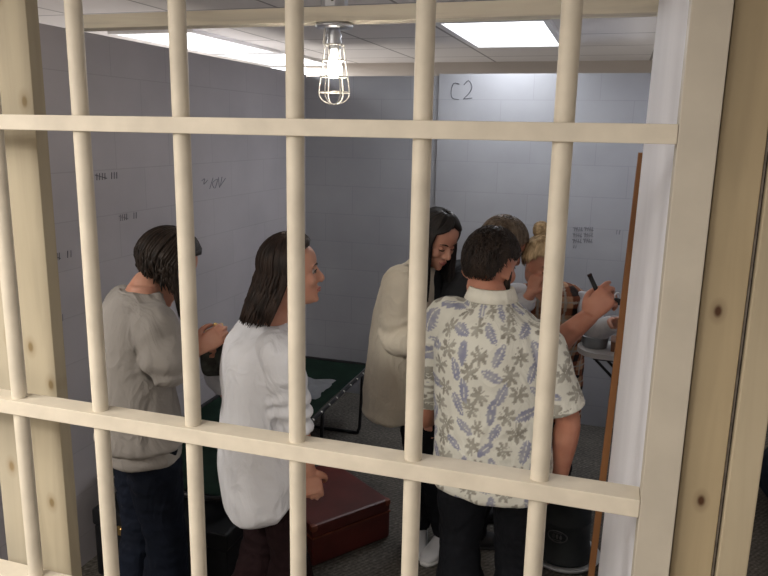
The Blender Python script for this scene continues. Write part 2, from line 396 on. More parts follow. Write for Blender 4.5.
class Person:
    """pelvis, neck: points; hf, cf, hd: facing of hips / chest / head; J: joints"""
    def __init__(s, name_label, pelvis, neck, hf, cf, head_o, head_f, head_u, sh, arms, legs, fem=True, k=1.0, hk=1.0, skin='skin', bow=.0, drop=.0):
        s.drop = drop
        s.fem = fem; s.k = k; s.P = V(pelvis); s.N = V(neck); s.hf = V(hf).normalized(); s.cf = V(cf).normalized(); s.bow = bow
        s.H = Frame(head_o, head_f, head_u); s.hk = hk; s.arms = arms; s.legs = legs; s.skin = skin
        s.base = V((s.P.x, s.P.y, 0)); s.sh = sh
        ax = (s.N-s.P).normalized()
        s.rt = s.cf.cross(V((0, 0, 1))).normalized(); s.cu = s.rt.cross(s.cf).normalized()
    def spine(s, t):
        "point and frame along the spine; t<0 hangs straight down"
        P, N = s.P, s.N
        if t < 0: c = P+V((0, 0, t*.5)); ax = V((0, 0, 1))
        else:
            c = P.lerp(N, t)-s.cf*(s.bow*4*t*(1-t)); ax = (N-P).normalized()
        f = s.hf.lerp(s.cf, max(0, min(1, t))); f = (f-ax*f.dot(ax)).normalized(); r = f.cross(ax).normalized()
        return c, r, f
    def torso(s, bm, rows, n=32, fn=None, p=2.2, sub=5):
        secs = []
        for t, a, bf, bb in rows:
            c, r, f = s.spine(t); secs.append((c, r, f, a, bf, bb))
        loft(bm, secs, n=n, sub=sub, p=p, fn=fn)
    def shoulder(s, side):
        c, r, f = s.spine(.90); return c+s.rt*(side*s.sh)-V((0, 0, s.drop))
    def build_body(s, label):
        bm = bmesh.new(); k = s.k
        w = .9 if s.fem else 1.0
        s.torso(bm, [(-.12, .06, .05, .05), (-.05, .14, .085, .09), (0, .15*w*k, .09, .10), (.3, .118*w*k, .085, .08), (.6, .135*w*k, .09, .088), (.82, .15*w*k, .075, .085), (.93, .11*w*k, .055, .065), (1.0, .058*k, .05, .055), (1.04, .05*k, .05, .05)])
        nb = s.N; hb = s.H(0, -.015, .045)
        tube(bm, [nb-V((0, 0, .04)), nb.lerp(hb, .45)-s.H.f*.004, hb, s.H(0, -.01, .09)], [(.062 if s.fem else .07)*k, (.050 if s.fem else .062)*k, (.052 if s.fem else .062)*k, .055*k], 18, 4)
        add_head(bm, s.H, s.hk, s.fem)
        for A in s.arms:
            S0 = A.get('sh') or s.shoulder(A['side']); E, W = V(A['el']), V(A['wr'])
            d = (E-S0).normalized()
            q = (.88 if s.fem else 1.08)*A.get('thick', 1)
            tube(bm, [S0.lerp(s.spine(.88)[0], .35), S0, S0.lerp(E, .35), S0.lerp(E, .8), E, E.lerp(W, .3), E.lerp(W, .75), W, W+V(A['hd']).normalized()*.015], [x*q*k for x in (.048, .050, .047, .040, .038, .041, .031, .026, .025)], 14, 4)
            add_hand(bm, W, A['hd'], A['hn'], A['hs'], A.get('curl', .5), A.get('k', .93 if s.fem else 1.03), A.get('spread', 0), A.get('thumb', .5), A.get('curls'))
        for Lg in s.legs:
            hp, kn, an = V(Lg['hip']), V(Lg['kn']), V(Lg['an']); td = V(Lg['toe']).normalized()
            tube(bm, [hp+V((0, 0, .03)), hp, hp.lerp(kn, .5), kn, kn.lerp(an, .35), kn.lerp(an, .8), an, an-V((0, 0, .04))], [.075, .080, .066, .052, .052, .037, .034, .036], 14, 4)
            tube(bm, [an-td*.03-V((0, 0, .045)), an+td*.05-V((0, 0, .05)), an+td*.15-V((0, 0, .06))], [.028, .030, .022], 12, 4)
        me = union(bm, .0046, 3, .5)
        carve_eyes(me, s.H, s.hk)
        s.root = link('person', me, M[s.skin], None, s.base, smooth=True); tag(s.root, label, 'person'); return s.root
    def garment(s, name, rows, mat, sleeves=(), legs=(), voxel=.006, folds=None, smooth=3, extra=None, p=2.2, ret=False, fn=None):
        bm = bmesh.new()
        if rows: s.torso(bm, rows, p=p, fn=fn)
        for pts, rad in sleeves: tube(bm, pts, rad, 20, 6)
        for pts, rad in legs: tube(bm, pts, rad, 20, 6)
        if extra: extra(bm)
        me = union(bm, voxel, smooth, .5)
        if folds: displace(me, folds)
        o = link(name, me, mat, s.root, smooth=True)
        return o
    def trousers(s, mat, rw=1.0, cuff=.055):
        def folds(p): return .009*nz(p, (14, 14, 5))+.006*nz(p, (9, 9, 36))
        rows = [(-.22, .05, .05, .05), (-.12, .15*rw, .10, .115), (0, .165*rw, .105, .115), (.14, .15*rw, .10, .10), (.2, .14*rw, .095, .095)]
        lg = []
        for Lg in s.legs:
            hp, kn, an = V(Lg['hip']), V(Lg['kn']), V(Lg['an'])
            lg.append(([hp+V((0, 0, .02)), hp.lerp(kn, .3), kn, kn.lerp(an, .5), an+V((0, 0, -.02))], [.092*rw, .088*rw, .068*rw, cuff*1.15, cuff]))
        return s.garment('trousers', rows, mat, legs=lg, voxel=.009, folds=folds)
    def shoes(s, mat, sole=None):
        for Lg in s.legs:
            an = V(Lg['an']); td = V(Lg['toe']).normalized(); sd = td.cross(V((0, 0, 1)))
            bm = bmesh.new(); g = V((an.x, an.y, 0)); h = 0
            secs = [(g-td*.075+V((0, 0, .045)), sd, V((0, 0, 1)), .018, .03, .03), (g-td*.055+V((0, 0, .046)), sd, V((0, 0, 1)), .034, .045, .034), (g+V((0, 0, .046)), sd, V((0, 0, 1)), .038, .055, .034), (g+td*.08+V((0, 0, .036)), sd, V((0, 0, 1)), .043, .034, .026), (g+td*.15+V((0, 0, .030)), sd, V((0, 0, 1)), .044, .024, .021), (g+td*.19+V((0, 0, .026)), sd, V((0, 0, 1)), .022, .012, .014)]
            loft(bm, secs, n=20, sub=4, p=2.4)
            o = link('shoe', bm, mat, s.root, smooth=True)
            bm = bmesh.new()
            loft(bm, [(g-td*.085+V((0, 0, .010)), sd, V((0, 0, 1)), .022, .010, .010), (g-td*.05+V((0, 0, .010)), sd, V((0, 0, 1)), .038, .010, .010), (g+td*.08+V((0, 0, .010)), sd, V((0, 0, 1)), .046, .010, .010), (g+td*.16+V((0, 0, .010)), sd, V((0, 0, 1)), .044, .010, .010), (g+td*.20+V((0, 0, .012)), sd, V((0, 0, 1)), .02, .008, .010)], n=20, sub=3, p=3)
            link('sole', bm, sole or mat, o, smooth=True)
    # hair ----------------------------------------------------------
    def scalp(s, phi, th, infl=1.0):
        "phi 0 = front, + = right; th from crown"
        k = s.hk; rx, ry, rz = .081*k*infl, .102*k*infl, .098*k*infl
        y0 = -.006
        return s.H(rx*sin(th)*sin(phi), y0*k+ry*sin(th)*cos(phi), .140*k+rz*cos(th))
    def long_hair(s, mat, length, back=.0, n=420, infl=1.05, seed=1, part=0, thick=.006, wave=.006, frontlen=None, front_open=70, drift=V((0, 0, 0)), clearance=.05, jit=.18):
        rnd = random.Random(seed); bm = bmesh.new()
        fo = radians(front_open)
        g = V((0, 0, -1))
        def strand(phi, L, inf, r, seg=9, ph=0):
            P = []; sg = 1 if phi >= 0 else -1
            for i in range(seg+1):
                th = radians(6+i*(99-6)/seg)
                ph_t = phi
                a = abs(phi)
                if a < fo:
                    w = min(1, max(0, (th-radians(28))/radians(40))); ph_t = sg*(a*(1-w)+(fo+ (a/fo)*.12)*w)
                P.append(s.scalp(ph_t, th, inf))
            last = P[-1]; out = (last-s.H(0, 0, .14*s.hk)); out.z = 0; out = out.normalized()
            tang = (P[-1]-P[-2]).normalized()
            nseg = 6; cur = last.copy(); dirv = tang
            for i in range(nseg):
                dirv = (dirv*.35+g*.65+drift*.3).normalized(); cur = cur+dirv*(L/nseg)
                wv = wave*sin(ph+i*1.3)
                # stay outside the neck column
                P.append(cur+out*wv)
            rr = [r*.7]+[r]*(len(P)-3)+[r*.7, r*.2]
            tube(bm, P, rr, 5, 1, True)
        for i in range(n):
            phi = rnd.uniform(-pi, pi)
            L = length*(1-jit*rnd.random())
            if frontlen and abs(phi) < radians(95): L = frontlen*(1-jit*rnd.random())
            strand(phi, L, infl*rnd.uniform(.97, 1.06), thick*rnd.uniform(.6, 1.25), ph=rnd.uniform(0, 6))
        # solid under-volume
        bm2 = bmesh.new()
        blob(bm2, s.H(0, -.010*s.hk, .148*s.hk), (.078*s.hk, .095*s.hk, .088*s.hk), s.H.mat(), 20)
        # cut the part of the cap in front of the face
        o = link('hair', bm, mat, s.root, smooth=True)
        for v in list(bm2.verts):
            q = v.co-s.H.o; y, z = q.dot(s.H.f), q.dot(s.H.u)
            if z < .165*s.hk and y > .03*s.hk: v.co -= s.H.f*(y-.03*s.hk)
        link('hair_underlayer', bm2, mat, o, smooth=True)
        return o
    def short_hair(s, mat, n=900, ln=.035, seed=3, infl=1.06, front=52, side=84, back=112, thick=.0045, mess=.35, nape=True):
        rnd = random.Random(seed); bm = bmesh.new(); k = s.hk
        # cap volume with a hairline
        N, Mx = 48, 20; rings = []
        def hl(phi):
            a = math.degrees(abs(phi)); sm = lambda e0, e1: (lambda q: q*q*(3-2*q))(max(0, min(1, (a-e0)/(e1-e0))))
            return radians(front+(side-front)*sm(54, 84)+(back-side)*sm(98, 135))
        top = bm.verts.new(s.scalp(0, 0, infl))
        for j in range(1, Mx+1):
            ring = []
            for i in range(N):
                phi = -pi+2*pi*i/N; th = hl(phi)*j/Mx
                inf = infl*(1-.05*(j/Mx)**4)+.03*noise.noise(V((sin(th)*sin(phi)*1.6, sin(th)*cos(phi)*1.6, seed+cos(th)*1.6)))
                if j == Mx: inf = .955
                ring.append(bm.verts.new(s.scalp(phi, th, inf)))
            rings.append(ring)
        for i in range(N): bm.faces.new((top, rings[0][i], rings[0][(i+1) % N]))
        for j in range(Mx-1):
            for i in range(N): bm.faces.new((rings[j][i], rings[j+1][i], rings[j+1][(i+1) % N], rings[j][(i+1) % N]))
        for i in range(n):
            phi = rnd.uniform(-pi, pi); th = hl(phi)*math.sqrt(rnd.random())
            p0 = s.scalp(phi, th, infl*.99); p1 = s.scalp(phi+rnd.uniform(-mess, mess)*.6, th+ln/.1*.5, infl*1.025); p2 = s.scalp(phi+rnd.uniform(-mess, mess), th+ln/.1, infl*(1.01+rnd.random()*.04))
            tube(bm, [p0, p1, p2], [thick, thick*.9, thick*.2], 5, 2)
        return link('hair', bm, mat, s.root, smooth=True)

# ================================================================== setting
bm = bmesh.new(); add_box(bm, (-4.2, -2.7, -.06), (3.2, 8.0, 0)); struct('floor', bm, M['carpet'])
bm = bmesh.new(); add_box(bm, (-4.2, -2.7, 2.56), (3.2, 8.0, 2.64)); struct('ceiling', bm, M['tiles'])
XL, XR, YB, YF = -2.19, .165, 4.985, 1.46
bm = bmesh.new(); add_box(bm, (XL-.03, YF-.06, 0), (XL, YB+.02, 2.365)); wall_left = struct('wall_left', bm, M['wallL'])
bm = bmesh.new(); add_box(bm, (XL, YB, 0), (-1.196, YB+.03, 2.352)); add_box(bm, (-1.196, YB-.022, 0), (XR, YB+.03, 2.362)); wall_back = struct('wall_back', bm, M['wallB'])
bm = bmesh.new(); add_box(bm, (XR, 1.36, 0), (XR+.02, YB, 2.36)); struct('wall_right', bm, M['white'])
# outer room
bm = bmesh.new(); add_box(bm, (-2.76, 6.3, 0), (3.2, 6.4, 2.56)); struct('wall_outer_back', bm, M['outer'])
bm = bmesh.new(); add_box(bm, (-4.2, 7.8, 0), (-2.7, 7.9, 2.56)); struct('wall_outer_far', bm, M['outer'])
bm = bmesh.new(); add_box(bm, (-4.2, -2.7, 0), (-4.1, 8, 2.56)); struct('wall_outer_left', bm, M['outer'])
bm = bmesh.new(); add_box(bm, (3.1, -2.7, 0), (3.2, 8, 2.56)); struct('wall_outer_right', bm, M['outer'])
bm = bmesh.new(); add_box(bm, (-4.2, -2.7, 0), (3.2, -2.6, 2.56)); struct('wall_outer_front', bm, M['outer'])

# white panel that lines the right side of the cell, slightly out of plumb
A1, A2 = at(651, 75, 2.35), at(608, 480, 2.35)
dz = (A1-A2)/(A1.z-A2.z); A0 = A2+dz*(0-A2.z); At = A2+dz*(2.50-A2.z)
bm = bmesh.new()
n0, nt_ = V((.100, 1.405, 0)), V((.108, 1.405, 2.50))
vs = [n0, A0, At, nt_]; off = V((.018, 0, 0))
a = [bm.verts.new(v) for v in vs]; b_ = [bm.verts.new(v+off) for v in vs]
bm.faces.new(a); bm.faces.new(b_[::-1])
for i in range(4): bm.faces.new((a[i], a[(i+1) % 4], b_[(i+1) % 4], b_[i]))
panel = link('plywood_panel', bm, M['white']); tag(panel, 'white painted plywood panel lining the right side of the cell', 'panel')
bm = bmesh.new()
for z0, sc_ in ((1.60, 1), (1.55, .8), (1.50, 1.1), (1.40, .7)):
    q = n0.lerp(A0, .55)+V((-.001, 0, 0)); q.z = z0; q.x = .094+.0
    tube(bm, [q, q+V((.0, .03*sc_, -.02)), q+V((.0, .01, -.04*sc_))], .0018, 5, 2)
bm.free()
# brown board leaning at the panel's end
T, B_ = at(642.3, 153, 2.375), at(604, 470, 2.375)
d = (T-B_).normalized(); B0 = B_+d*((.004-B_.z)/d.z)
bm = bmesh.new()
w = .021/2; dep = .07
for e0, e1 in ((B0, T),):
    xs = V((1, 0, 0)); ys = V((0, 1, 0))
    r0 = [bm.verts.new(e0+xs*sx*w+ys*sy) for sx, sy in ((-1, 0), (1, 0), (1, dep), (-1, dep))]
    r1 = [bm.verts.new(e1+xs*sx*w+ys*sy) for sx, sy in ((-1, 0), (1, 0), (1, dep), (-1, dep))]
    bm.faces.new(r0[::-1]); bm.faces.new(r1)
    for i in range(4): bm.faces.new((r0[i], r0[(i+1) % 4], r1[(i+1) % 4], r1[i]))
tag(link('wooden_board', bm, M['brown']), 'narrow brown stained board leaning at the edge of the white panel', 'board')

# marks on the walls
def strokes(name, parent, org, ax, segs, mat, w=.0022, nrm=V((0, 0, 0))):
    bm = bmesh.new()
    for s_ in segs:
        tube(bm, [org+ax*x+V((0, 0, z))+nrm for x, z in s_], w, 5, 3 if len(s_) > 2 else 1)
    return link(name, bm, mat, parent)
def tally(k, slash=True, h=.03, dx=.018, x0=0):
    out = [[(x0+i*dx, -h/2), (x0+i*dx+.003, h/2)] for i in range(k)]
    if slash: out.append([(x0-.01, h*.3), (x0+k*dx-.004, -h*.35)])
    return out
AY = V((0, 1, 0)); AX = V((1, 0, 0)); NL = V((.0005, 0, 0)); NB = V((0, -.0005, 0))
strokes('tally_marks', wall_left, at(97, 177, 1).__class__((XL, 2.70, 1.757)), AY, tally(4)+tally(3, False, x0=.10), M['ink'], .0019, NL)
strokes('tally_marks', wall_left, V((XL, 2.845, 1.560)), AY, tally(4, dx=.015)+tally(2, False, x0=.10), M['graph'], .0019, NL)
strokes('tally_marks', wall_left, V((XL, 2.40, 1.443)), AY, tally(4, dx=.012)+tally(2, False, x0=.085, dx=.02), M['ink'], .0019, NL)
strokes('tally_marks', wall_left, V((XL, 2.41, 1.18)), AY, tally(2, False), M['graph'], .0019, NL)
strokes('scribble', wall_left, V((XL, 3.56, 1.67)), AY, [[(0, .02), (.03, .03), (.02, .0), (.06, .02)], [(.08, -.03), (.12, .03)], [(.13, -.03), (.11, 0), (.17, .02), (.14, -.03)], [(.18, .03), (.19, -.03), (.22, .03)], [(.2, -.02), (.26, .02)]], M['graph'], .0022, NL)
C2 = V((-1.07, YB-.022, 2.25))
strokes('cell_number', wall_back, C2+V((-.005, 0, 0)), AX, [[(.02, .045), (-.02, .05), (-.035, .0), (-.025, -.045), (.02, -.055)], [(.05, .04), (.08, .068), (.105, .03), (.09, -.01), (.05, -.052)], [(.05, -.052), (.11, -.045)]], M['ink'], .0028, NB)
for i, (zx, zz) in enumerate(((-.225, 1.365), (-.225, 1.325), (-.225, 1.285), (-.155, 1.37), (-.155, 1.33), (-.155, 1.292))):
    strokes('tally_marks', wall_back, V((zx-.012, YB-.022, zz)), AX, tally(4, h=.027, dx=.014), M['graph'], .0032, NB)
strokes('tally_marks', wall_back, V((-.235, YB-.022, 1.247)), AX, tally(2, False, h=.022, dx=.014), M['graph'], .0026, NB)
strokes('tally_marks', wall_back, V((-.34, YB-.022, 1.365)), AX, tally(4, h=.026, dx=.014), M['graph'], .0026, NB)
strokes('tally_marks', wall_back, V((.03, YB-.022, 1.36)), AX, tally(2, False, h=.03), M['graph'], .003, NB)
strokes('tally_marks', wall_back, V((-1.19, YB, 1.545)), AX, tally(1, False, h=.05), M['graph'], .0026, NB)

# ================================================================== cell front
FY = 1.35
g = thing('jail_gate', 'cream painted barred cell gate with two cross rails in front of the people', 'jail gate', (-.6, FY, 0))
def bar_at(x, i):
    bm = bmesh.new(); tube(bm, [(x, FY, .02), (x, FY, .8), (x, FY, 1.6), (x, FY, 2.5)], .0183, 20, 3); link('bar', bm, M['cream'], g, smooth=True)
for i, x in enumerate((-1.366, -1.126, -.874, -.615, -.354, -.096)): bar_at(x, i)
for z0, z1 in ((1.967, 2.000), (1.282, 1.318), (.786, .822)):
    bm = bmesh.new(); add_box(bm, (-1.9, 1.322, z0), (.0915, 1.380, z1), .0018); link('rail', bm, M['cream'], g)
bm = bmesh.new(); add_box(bm, (.092, 1.322, 0), (.1545, 1.38, 2.54), .002); link('stile', bm, M['stile'], g)
# jamb and studs to the right
bm = bmesh.new(); add_box(bm, (.1575, 1.338, 0), (.2285, 1.38, 2.54), .002); tag(link('door_jamb', bm, M['pine']), 'bare pine jamb board with dark knots right of the gate', 'board')
bm = bmesh.new(); add_box(bm, (.2287, 1.350, 0), (.2355, 1.375, 2.54))
s_ = link('gap_filler', bm, M['seam']); tag(s_, 'dark ragged gap strip between the two pine boards', 'strip')
bm = bmesh.new(); add_box(bm, (.2305, 1.346, 0), (.2335, 1.3497, 2.54)); link('caulk_line', bm, M['caulk'], s_)
bm = bmesh.new(); add_box(bm, (.2358, 1.333, 0), (.2865, 1.375, 2.54), .003); tag(link('timber_stud', bm, M['pinelight']), 'rough pale timber stud at the right edge, outside the cell', 'stud')
# left post behind the rails
bm = bmesh.new(); add_box(bm, (-1.585, 1.47, 0), (-1.50, 1.56, 2.54), .002); tag(link('timber_post', bm, M['creamwood']), 'narrow cream timber post at the far left, left of its wider twin', 'post')
bm = bmesh.new(); add_box(bm, (-1.499, 1.47, 0), (-1.362, 1.51, 2.54), .002); tag(link('timber_post', bm, M['post']), 'wide yellowed timber post left of the first full bar', 'post')

# ================================================================== overhead beam and caged lamp
BY = 2.65
bm = bmesh.new(); add_box(bm, (XL-.03, BY-.045, 2.367), (XR+.01, BY+.045, 2.420), .002); tag(link('roof_beam', bm, M['beam']), 'raw pine beam laid across the tops of the cell walls', 'beam')
LX = -1.045
lamp = thing('caged_lamp', 'lit bulb in a white wire cage hanging from the pine beam', 'lamp', (LX, BY, 2.36))
bm = bmesh.new()
oc = [(LX+.05*cos(radians(22.5+45*i)), BY-.0+.05*sin(radians(22.5+45*i))) for i in range(8)]
v0 = [bm.verts.new((x, y, 2.4215)) for x, y in oc]; v1 = [bm.verts.new((x, y, 2.466)) for x, y in oc]
bm.faces.new(v0[::-1]); bm.faces.new(v1)
for i in range(8): bm.faces.new((v0[i], v0[(i+1) % 8], v1[(i+1) % 8], v1[i]))
jb = link('junction_box', bm, M['metal'], lamp)
bm = bmesh.new(); blob(bm, (LX+.01, BY-.048, 2.444), (.007, .004, .007)); link('screw', bm, M['black'], jb)
bm = bmesh.new(); lathe(bm, (LX, BY, 0), [(.02, 2.346), (.068, 2.350), (.070, 2.358), (.066, 2.364), (.02, 2.366)]); link('mounting_plate', bm, M['metal'], lamp, smooth=True)
bm = bmesh.new(); lathe(bm, (LX, BY, 0), [(.020, 2.272), (.026, 2.280), (.024, 2.290), (.028, 2.300), (.024, 2.312), (.028, 2.322), (.022, 2.335), (.022, 2.347)]); link('lamp_socket', bm, M['metal'], lamp, smooth=True)
bm = bmesh.new(); lathe(bm, (LX, BY, 0), [(.012, 2.278), (.014, 2.255), (.026, 2.225), (.030, 2.205), (.027, 2.185), (.015, 2.173), (.003, 2.170)]); link('bulb', bm, M['bulb'], lamp, smooth=True)
bm = bmesh.new()
prof = [(.036, 2.290), (.040, 2.245), (.050, 2.18), (.058, 2.118), (.050, 2.095), (.030, 2.080), (.0, 2.074)]
for i in range(6):
    a_ = radians(15+60*i); tube(bm, [(LX+r*cos(a_), BY+r*sin(a_), z) for r, z in prof], .0022, 6, 3)
for r, z in ((.036, 2.290), (.0425, 2.235), (.051, 2.175), (.058, 2.118)):
    tube(bm, [(LX+r*cos(2*pi*i/24), BY+r*sin(2*pi*i/24), z) for i in range(25)], .0024, 6, 1)
tube(bm, [(LX-.030, BY-.02, 2.35), (LX-.034, BY-.02, 2.29)], .004, 6, 1)
link('wire_cage', bm, M['wire'], lamp, smooth=True)

# ceiling light panels
def ceiling_light(label, x0, x1, y0, y1, power, group=None, vis=True):
    t = thing('ceiling_light', label, 'ceiling light', ((x0+x1)/2, (y0+y1)/2, 2.56), group)
    bm = bmesh.new()
    for a0, a1 in (((x0, y0), (x1, y0+.035)), ((x0, y1-.035), (x1, y1)), ((x0, y0+.035), (x0+.035, y1-.035)), ((x1-.035, y0+.035), (x1, y1-.035))): add_box(bm, (*a0, 2.540), (*a1, 2.5598))
    link('frame', bm, M['frame'], t)
    bm = bmesh.new(); add_box(bm, (x0+.035, y0+.035, 2.552), (x1-.035, y1-.035, 2.5598)); link('diffuser', bm, M['tube'], t)
    ld = bpy.data.lights.new('panel_light', 'AREA'); ld.shape = 'RECTANGLE'; ld.size = (x1-x0)-.09; ld.size_y = (y1-y0)-.09; ld.energy = power; ld.color = (1, .93, .84) if y0 < 0 else (.93, .96, 1.0)
    lo = bpy.data.objects.new('panel_light', ld); COL.objects.link(lo); lo.parent = t; lo.location = (0, 0, -.022)
    return t
ceiling_light('bright ceiling light panel above the back right of the cell', -.99, -.385, 3.92, 5.10, 9)
ceiling_light('nearer bright ceiling light panel beyond the left cell wall', -3.115, -2.505, 4.03, 5.24, 34)
ceiling_light('farther bright ceiling light panel beyond the left cell wall', -3.115, -2.47, 5.27, 6.28, 20)
ceiling_light('most distant ceiling light panel beyond the left cell wall', -3.3, -2.72, 6.4, 7.6, 12)
# lights of the room behind the photographer
ceiling_light('ceiling light panel of the room outside the cell', -1.8, -1.2, -1.4, -.2, 64, 'ceiling lights outside the cell')
ceiling_light('ceiling light panel of the room outside the cell', -3.0, -2.4, -.6, .6, 75, 'ceiling lights outside the cell')
ceiling_light('ceiling light panel of the room outside the cell', .9, 1.5, -1.4, -.2, 9, 'ceiling lights outside the cell')

pl = bpy.data.lights.new('bulb_light', 'POINT'); pl.energy = 24; pl.color = (1, .86, .72); pl.shadow_soft_size = .03
po = bpy.data.objects.new('bulb_light', pl); COL.objects.link(po); po.location = (0, 0, -.165); po.parent = lamp

# added fill lights without fixtures, outside the cell, aimed up to brighten the ceiling
for ux, uy, uw, ue in ((-3.2, 5.2, 1.2, 20), (-1.2, -1.6, 2.5, 40), (1.8, 4.2, 1.5, 22)):
    ld = bpy.data.lights.new('added_ceiling_fill', 'AREA'); ld.shape = 'SQUARE'; ld.size = uw; ld.energy = ue; ld.color = (1, .96, .93)
    lo = bpy.data.objects.new('added_ceiling_fill', ld); COL.objects.link(lo); lo.location = (ux, uy, 1.1); lo.rotation_euler = (pi, 0, 0)

# ================================================================== cot
cx0, cx1, cy0, cy1, cz = -2.15, -1.48, 2.50, 4.47, .42
cot = thing('camp_cot', 'green canvas camp cot with black frame along the left wall', 'camp cot', ((cx0+cx1)/2, (cy0+cy1)/2, 0))
bm = bmesh.new(); NX, NY = 14, 30; gr = []
for i in range(NX+1):
    for j in range(NY+1):
        x = cx0+.02+(cx1-cx0-.04)*i/NX; y = cy0+.03+(cy1-cy0-.06)*j/NY; u, v_ = i/NX, j/NY
        z = cz+.004-.030*4*u*(1-u)*min(1, 6*v_*(1-v_))+.006*noise.noise(V((x*5, y*4, 0)))
        gr.append(bm.verts.new((x, y, z)))
for i in range(NX):
    for j in range(NY):
        k = i*(NY+1)+j; bm.faces.new((gr[k], gr[k+NY+1], gr[k+NY+2], gr[k+1]))
bmesh.ops.solidify(bm, geom=bm.faces[:], thickness=.006)
link('canvas', bm, M['green'], cot, smooth=True)
bm = bmesh.new(); R_ = .08
def rrect(z):
    P = []
    for (cx, cy, a0) in ((cx1-R_, cy1-R_, 0), (cx0+R_, cy1-R_, 90), (cx0+R_, cy0+R_, 180), (cx1-R_, cy0+R_, 270)):
        for q in range(5): a_ = radians(a0+q*22.5); P.append((cx+R_*cos(a_), cy+R_*sin(a_), z))
    return P+[P[0]]
tube(bm, rrect(cz), .0115, 10, 1); link('frame', bm, M['black'], cot, smooth=True)
for yy in (cy1-.18, (cy0+cy1)/2+.12, cy0+.30):
    bm = bmesh.new(); tube(bm, [(cx1-.005, yy, cz-.01), (cx1-.01, yy-.02, .12), (cx1-.02, yy-.03, .03), (cx1-.08, yy-.03, .0125), (cx0+.08, yy-.03, .0125), (cx0+.02, yy-.03, .03), (cx0+.01, yy-.02, .12), (cx0+.005, yy, cz-.01)], .0105, 10, 4)
    link('leg', bm, M['black'], cot, smooth=True)
for k in range(16):
    y = cy0+.12+k*(cy1-cy0-.2)/15
    bm = bmesh.new(); blob(bm, (cx1+.004, y, cz+.004), (.010, .008, .008), None, 10); link('hook', bm, M['wire'], cot, smooth=True)
# crumpled cloth on the cot
bm = bmesh.new(); c0 = V((-1.76, 3.92, cz-.018)); NX = 22; gr = []
for i in range(NX+1):
    for j in range(NX+1):
        u, v_ = i/NX-.5, j/NX-.5; x = c0.x+u*.34+.03*noise.noise(V((v_*4, 3, 0))); y = c0.y+v_*.34+.05*noise.noise(V((u*4, 0, 2)))
        z = c0.z+.014+.05*abs(noise.noise(V((u*5, v_*5, 1.3))))*(1-2.6*max(u*u, v_*v_)); gr.append(bm.verts.new((x, y, z)))
for i in range(NX):
    for j in range(NX):
        k = i*(NX+1)+j; bm.faces.new((gr[k], gr[k+NX+1], gr[k+NX+2], gr[k+1]))
bmesh.ops.solidify(bm, geom=bm.faces[:], thickness=.004)
tag(link('folded_cloth', bm, M['paper'], smooth=True), 'crumpled grey-white cloth lying on the green cot', 'cloth')

# black trunk at the foot of the cot
tr = thing('black_trunk', 'black trunk with brass latch under the near end of the green cot', 'trunk', (-1.78, 2.52, 0))
bm = bmesh.new(); add_box(bm, (-2.08, 2.40, .003), (-1.42, 2.75, .25), .012); link('trunk_body', bm, M['blackplastic'], tr)
bm = bmesh.new(); add_box(bm, (-2.085, 2.395, .252), (-1.415, 2.755, .33), .012); link('lid', bm, M['blackplastic'], tr)
for x in (-1.93, -1.56):
    bm = bmesh.new(); add_box(bm, (x-.018, 2.388, .232), (x+.018, 2.397, .275), .002); blob(bm, (x, 2.386, .262), (.008, .005, .008)); link('latch', bm, M['brass'], tr)

# oxblood suitcase on the floor
p_far, p_r, p_n = V((-1.240, 3.32, 0)), V((-.93, 3.135, 0)), V((-1.19, 2.77, 0))
ax = (p_n-p_r).normalized(); ay = V((ax.y, -ax.x, 0))
if ay.dot(p_far-p_r) < 0: ay = -ay
L1, L2 = (p_n-p_r).length, .52
cen = p_r+ax*L1/2+ay*L2/2
sc = thing('suitcase', 'oxblood red leatherette suitcase lying flat on the carpet', 'suitcase', cen)
R3 = Matrix((ax, ay, V((0, 0, 1)))).transposed()
if R3.determinant() < 0: R3 = Matrix((ax, -ay, V((0, 0, 1)))).transposed()
def rbox(c, s, bev):
    bm = bmesh.new(); h = V(s)/2; g_ = add_box(bm, -h, h, bev)
    bmesh.ops.transform(bm, matrix=Matrix.Translation(c) @ R3.to_4x4(), verts=bm.verts[:]); return bm
link('suitcase_body', rbox(cen+V((0, 0, .073)), (L1, L2, .14), .014), M['suit'], sc)
link('lid', rbox(cen+V((0, 0, .177)), (L1, L2, .062), .014), M['suit'], sc)
link('trim_strip', rbox(cen+V((0, 0, .145)), (L1+.004, L2+.004, .006), .001), M['suitedge'], sc)
for sx in (-1, 1):
    for sy in (-1, 1):
        link('corner_cap', rbox(cen+R3 @ V((sx*(L1/2-.014), sy*(L2/2-.014), .192)), (.034, .034, .034), .012), M['suitedge'], sc)
link('latch', rbox(cen+R3 @ V((L1/2, .1, .148)), (.008, .04, .035), .002), M['brass'], sc)
bm = bmesh.new(); q = lambda x, y, z: cen+R3 @ V((x, y, z))
tube(bm, [q(L1/2, -.06, .12), q(L1/2+.02, -.05, .12), q(L1/2+.026, 0, .12), q(L1/2+.02, .05, .12), q(L1/2, .06, .12)], .006, 8, 3); link('handle', bm, M['suitedge'], sc, smooth=True)

